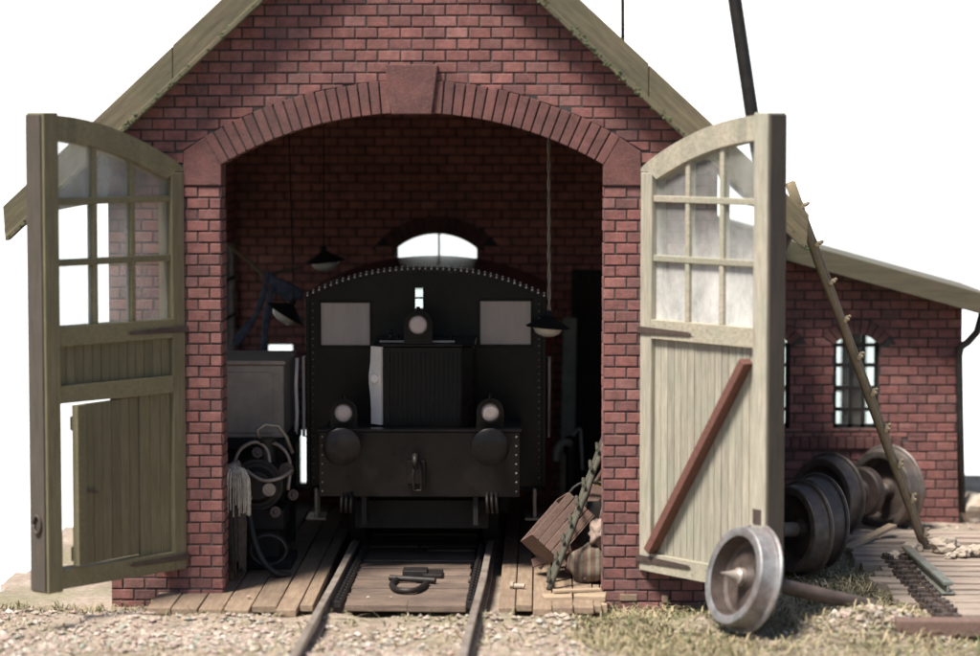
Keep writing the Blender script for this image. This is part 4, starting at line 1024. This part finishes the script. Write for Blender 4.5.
# shackle between the rails, small bolt
skl = thing('shackle', 'dark iron shackle with its pin lying on the planks between the rails', 'shackle', at(412, 570, .7))
c = at(412, 572, .6); zf = FZ + .02
mb = MB(); mb.tube(smooth_path([V(c.x - .16, .75, zf), V(c.x - .2, .4, zf), V(c.x - .12, .1, zf), V(c.x + .02, .05, zf), V(c.x + .1, .2, zf), V(c.x + .16, .55, zf)]), .03, 8); mb.build('bow', 'iron', skl, smooth=True)
mb = MB(); mb.cyl((c.x - .24, .78, zf + .01), (c.x + .24, .62, zf + .01), .032, None, 10); mb.build('pin', 'iron', skl, smooth=True, auto=40)
mb = MB(); mb.bx(c.x - .12, c.x + .14, 1.0, 1.25, zf - .03, zf + .05); mb.bx(c.x + .1, c.x + .3, .95, 1.3, zf - .03, zf + .02); mb.build('plate', 'iron', skl, bevel=.01)
c = at(519, 578, .3); mb = MB(); mb.cyl((c.x - .05, c.y, FZ + .03), (c.x + .06, c.y - .03, FZ + .035), .028, .024, 10); mb.cyl((c.x - .085, c.y + .01, FZ + .035), (c.x - .05, c.y, FZ + .035), .045, None, 6); o = mb.build('bolt', 'stone', bevel=.004); tag(o, 'small pale bolt lying on the planks right of the right rail', 'bolt')

# ------------------------------------------------------------------ WHEELSETS
WP2 = [(.0, 0), (.0, .085), (.03, .11), (.055, .13), (.06, .325), (.04, .36), (-.08, .385), (-.085, .395), (-.085, .465), (-.075, .475), (.045, .488), (.06, .5), (.066, .53), (.08, .545), (.1, .535), (.1, .45), (.09, .39), (.065, .35), (.065, .15), (.09, .12), (.09, 0)]
def wear_shade(ob, o, d, mat, rr):  # paler worn rim; darker web has the dish's shade painted in
    ob.data.materials.append(M[mat]); o = V(*o); d = V(*d).normalized(); par = V(0, 0, 0); p = ob.parent
    while p is not None: par += p.location; p = p.parent
    for f in ob.data.polygons:
        c = f.center + par - o
        if (c - d * c.dot(d)).length > rr: f.material_index = 1
    return ob
def wheel_mb(o, d, k=1.0, n=48):
    mb = MB(); mb.lathe([(a * k * 1.15, r * k) for a, r in WP2], o, d, n); return mb
ws = thing('wheelset', 'fallen rusty wheel with bare axle lying on grass before the right door', 'wheelset', (3.2, -1.5, 0))
o_ = at(741, 577, -1.5); d_ = V(.80, .42, -.24).normalized()
whl = wear_shade(wheel_mb(o_, d_).build('wheel', 'rust', ws, smooth=True, auto=32), o_, d_, 'rust_pale', .375)
mb = MB(); mb.cyl(o_ + d_ * .06, o_ + d_ * 1.62, .075, .07, 18); mb.build('axle', 'rust', ws, smooth=True, auto=40)
mb = MB(); mb.lathe([(-.24, .004), (-.15, .03), (-.08, .058), (-.05, .075), (-.045, .085), (.02, .09), (.02, .0)], o_, d_, 20); mb.build('axle_point', 'steel', whl, smooth=True, auto=40)
ws2 = thing('wheelset', 'rusty wheelset with two wheels and a gear standing before the lean-to wall', 'wheelset', (5, 4.4, .1))
A = at(826, 496, 4.05); B = at(884, 489, 4.8); d_ = (B - A).normalized()
wear_shade(wheel_mb(A, d_, .93).build('wheel', 'rust', ws2, smooth=True, auto=32), A, d_, 'rust_rim', .36); wear_shade(wheel_mb(B, d_, .97).build('wheel', 'rust', ws2, smooth=True, auto=32), B, d_, 'rust_rim', .36)
mb = MB(); mb.cyl(A - d_ * .15, B + d_ * .15, .075, None, 18); mb.build('axle', 'steel', ws2, smooth=True, auto=40)
mb = MB(); c = A.lerp(B, .62); mb.lathe([(-.08, 0), (-.08, .13), (-.05, .15), (-.05, .27), (-.03, .29), (.06, .29), (.08, .27), (.08, 0)], c, d_, 32); mb.build('gear', 'rust', ws2, smooth=True, auto=35)
ws3 = thing('loose_wheel', 'loose rusty flanged wheel standing on edge half hidden behind the right door', 'wheel', (4.0, 1.6, 0))
o_ = at(795, 529, 1.7); d_ = V(.82, .55, -.05).normalized()
wear_shade(wheel_mb(o_, d_, .97).build('wheel', 'rust', ws3, smooth=True, auto=32), o_, d_, 'rust_rim', .36)
mb = MB(); mb.cyl(o_ - d_ * .2, o_ + d_ * .3, .08, .075, 18); mb.build('axle_stub', 'steel', ws3, smooth=True, auto=40)

ws4 = thing('loose_wheel', 'second loose rusty wheel standing just behind the one half hidden by the door', 'wheel', (4.2, 2.15, 0))
o_ = at(811, 521, 2.2); wear_shade(wheel_mb(o_, d_, .97).build('wheel', 'rust', ws4, smooth=True, auto=32), o_, d_, 'rust_rim', .36)
mb = MB(); mb.cyl(o_ - d_ * .12, o_ + d_ * .3, .08, .075, 18); mb.build('axle_stub', 'rust', ws4, smooth=True, auto=40)

# ------------------------------------------------------------------ SCRAP TRACK ON THE RIGHT
def gz(x, y): return ground_z(x, y)
ys = [lin(-1.15, 3.9, (i / 19) ** 1.0) for i in range(20)]
for i, y in enumerate(ys):
    xl = lin(4.95, 4.75, i / 19) + random.uniform(-.12, .12) + (.1 if i < 5 else 0); xr = 7.4 + random.uniform(-.25, .25)
    mb = MB(); z = max(gz(xl, y), gz(xr, y), gz(5.8, y)) + .03
    mb.box(((xl + xr) / 2, y, z), (xr - xl, random.uniform(.15, .2), .11), Matrix.Rotation(random.uniform(-.025, .025), 3, 'Z') @ Matrix.Rotation(random.uniform(-.008, .008), 3, 'Y'))
    o = mb.build('sleeper', 'sleeper', bevel=.012)
    tag(o, 'weathered grey wooden sleeper lying crosswise in the row under the scrap rail', 'sleeper', 'sleepers of the scrap track')
p0 = at(906, 556, 2.3); p1 = at(948, 606, .2); z0 = gz(p0.x, 2.3) + .12; z1 = gz(p1.x, .2) + .12
o = rail_mb((p0.x, 2.3, z0), (p1.x, .2, z1), .1, .13).build('rail_offcut', m_plain('green_grey_rail', (.2, .22, .19), .5, .3, 6, .2, dirt=(.2, .13, .1)), bevel=.008)
tag(o, 'short green grey rail offcut lying on the weathered sleepers', 'rail')
# row of rail chairs beside it
ch0 = None
for i in range(15):
    t = i / 14; p = at(lin(893, 948, t), lin(556, 642, t), lin(2.3, -1.5, t)); zz_ = gz(p.x, p.y) + .1
    if ch0 is None:
        mb = MB(); mb.box((0, 0, .0), (.26, .1, .05)); mb.box((-.06, 0, .045), (.05, .09, .05)); mb.box((.07, 0, .045), (.05, .09, .05)); mb.cyl((-.1, 0, .02), (-.1, 0, .07), .022, None, 6); mb.cyl((.11, 0, .02), (.11, 0, .07), .022, None, 6)
        ch0 = mb.build('rail_chair', 'rust', bevel=.008, world=False); c = ch0
    else: c = ch0.copy(); col.objects.link(c)
    c.location = (p.x, p.y, zz_); c.rotation_euler = (0, 0, random.uniform(-.12, .12))
    tag(c, 'rusty iron rail chair bolted in the row left of the short rail', 'rail chair', 'rail chairs of the scrap track')
p = at(930, 634, -1.6)
mb = MB(); mb.box((p.x + .6, -1.75, gz(p.x, -1.7) + .05), (1.9, .2, .17), .02); o = mb.build('timber_beam', 'crate', bevel=.02); tag(o, 'dark square timber beam lying crosswise at the near end of the sleepers', 'beam')
rk = [(944, 557, 2.6, .13, 'biggest pale stone beside the foot of the pole ladder'), (962, 564, 2.4, .08, 'small pale stone just right of the biggest stone'), (975, 560, 2.5, .09, 'pale stone farthest right near the photo edge on sleepers'), (912, 553, 2.7, .09, 'pale stone left of the ladder foot at the rail end'), (894, 561, 2.3, .07, 'small pale stone left of the rail offcut on sleepers'), (950, 566, 2.3, .05, 'tiny pale stone in front of the biggest stone')]
for i, (px, py, Y, r_, l) in enumerate(rk):
    p = at(px, py, Y); mb = MB(); mb.blob((p.x, p.y, gz(p.x, p.y) + .09 + r_ * .6), r_, 3, .5, (1.2, 1, .8), i + 20, 1.7); o = mb.build('stone', 'stone'); tag(o, l, 'stone', 'loose stones on the scrap track')
# plank sloping by the far wheelset
mb = MB(); a = at(846, 545, 3.0); b_ = at(893, 522, 3.6); mb.bar(V(a.x, a.y, gz(a.x, a.y) + .06), V(b_.x, b_.y, gz(b_.x, b_.y) + .22), .12, .04); o = mb.build('scrap_board', 'board', bevel=.006); tag(o, 'narrow weathered scrap board sloping against the far wheelset', 'board')
# things at the far corner of the lean-to
c = at(977, 512, 5.4); mb = MB(); mb.blob((c.x, 5.4, gz(c.x, 5.4) + .16), .22, 3, .5, (1, 1, .9), 33); o = mb.build('boulder', 'stone'); tag(o, 'greyish boulder on the ground right of the lean-to corner', 'boulder')

# ------------------------------------------------------------------ GRAVEL AND DRY GRASS
def rnd_stone(mb, c, r):
    n = random.choice((5, 6)); vs = []
    t = mb.bm.verts.new(c + V(random.uniform(-.3, .3) * r, random.uniform(-.3, .3) * r, r * random.uniform(.6, .9))); b_ = mb.bm.verts.new(c - V(0, 0, r * .6))
    ph = random.random() * 6
    for i in range(n):
        a = ph + 2 * math.pi * i / n; k = r * random.uniform(.75, 1.15); vs.append(mb.bm.verts.new(c + V(math.cos(a) * k, math.sin(a) * k, random.uniform(-.15, .35) * r)))
    for i in range(n): mb.face([vs[i], vs[(i + 1) % n], t]); mb.face([vs[(i + 1) % n], vs[i], b_])
mb = MB(); cnt = 0
while cnt < 9500:
    x = random.uniform(-5.2, 6.5); y = random.uniform(-4.0, -.3)
    k = noise.noise(V(x * .6, y * .8, 11)) + (.35 if x < 1.7 else -.15) + .9 * math.exp(-((x - 4.5) ** 2 / .4 + (y + 1.4) ** 2 / .4))
    if k + .5 * noise.noise(V(x * 1.6, y * 2.2, 31)) < random.uniform(0, .75): continue
    if -2.5 < x < 1.95 and y > -.72 and random.random() < (.88 if y < -.25 else .985): continue
    r = random.choice((.006, .008, .01, .013, .016, .02, .027, .036)) * random.uniform(.7, 1.3); r *= 1.5 if random.random() < .03 else 1; rnd_stone(mb, V(x, y, (ground_z(x, y) if not (-2.5 < x < 1.95 and y > -.72) else FZ + .01) + r * .3), r); cnt += 1
for _ in range(900):
    x = random.uniform(3.1, 8); y = random.uniform(-.3, 6.5); r = random.choice((.012, .018, .025, .035)); rnd_stone(mb, V(x, y, ground_z(x, y) + r * .3), r)
o = mb.build('gravel', 'gravel'); tag(o, 'scattered pinkish gravel and chips on the ground before the shed', 'gravel', kind='stuff')
mb = MB(); cnt = 0
def blade(x, y, L, flat):
    a = random.uniform(0, 2 * math.pi); z = ground_z(x, y); w = random.uniform(.004, .009)
    d = V(math.cos(a), math.sin(a), 0); s = V(-d.y, d.x, 0) * w; up = (random.uniform(.02, .3) if flat else random.uniform(.5, 1.1))
    p0 = V(x, y, z); p1 = p0 + d * L * .5 + V(0, 0, L * .5 * up + .01); p2 = p0 + d * L + V(0, 0, L * .55 * up + .004)
    vs = [mb.bm.verts.new(q) for q in (p0 - s, p0 + s, p1 + s, p1 - s, p2)]
    mb.face(vs[:4]); mb.face([vs[3], vs[2], vs[4]])
while cnt < 15000:
    if random.random() < .5: x = random.uniform(1.6, 5.6); y = random.uniform(-2.6, .9) if x > 3.1 else random.uniform(-2.6, -.1)
    elif random.random() < .5: x = random.uniform(3.9, 5.2); y = random.uniform(.2, 3.3)
    else: x = random.uniform(-5, 6); y = random.uniform(-3.5, -.75)
    if -2.5 < x < 1.95 and y > -.85: continue
    if noise.noise(V(x * .9, y * .9, 21)) + (.35 if x > 1.6 else .12) < random.uniform(-.3, .4): continue
    blade(x, y, random.uniform(.05, .2), random.random() < .75); cnt += 1
for _ in range(900):
    x = random.choice((random.uniform(-4.5, -2.0), random.uniform(1.95, 3.6))); y = random.uniform(-.35, -.03); blade(x, y, random.uniform(.05, .16), random.random() < .5)
o = mb.build('dry_grass', 'grass'); tag(o, 'dry straw and short grass scattered on the ground at right', 'grass', kind='stuff')

# ------------------------------------------------------------------ LIGHT
SUN = Vector((-.34, -.37, .86)).normalized()
w = bpy.data.worlds.new('World'); sc.world = w; w.use_nodes = True
nt = w.node_tree; bg = nt.nodes.get('Background') or nt.nodes.new('ShaderNodeBackground')
sky = nt.nodes.new('ShaderNodeTexSky'); sky.sky_type = 'NISHITA'; sky.sun_disc = False
sky.sun_elevation = math.asin(SUN.z); sky.sun_rotation = math.atan2(SUN.x, SUN.y)
nt.links.new(sky.outputs[0], bg.inputs[0]); bg.inputs[1].default_value = 0.05
outw = nt.nodes.get('World Output'); nt.links.new(bg.outputs[0], outw.inputs[0])
sd = bpy.data.lights.new('sun', 'SUN'); so = bpy.data.objects.new('sun', sd); col.objects.link(so)
sd.energy = 3.2; sd.angle = R(15); sd.color = (1.0, .95, .87)
so.rotation_euler = (-SUN).to_track_quat('-Z', 'Y').to_euler(); so.location = SUN * 20
sc.view_settings.view_transform = 'Standard'; sc.view_settings.look = 'None'; sc.view_settings.gamma = 1.0
sc.view_settings.exposure = 1.4; sc.view_settings.use_curve_mapping = False
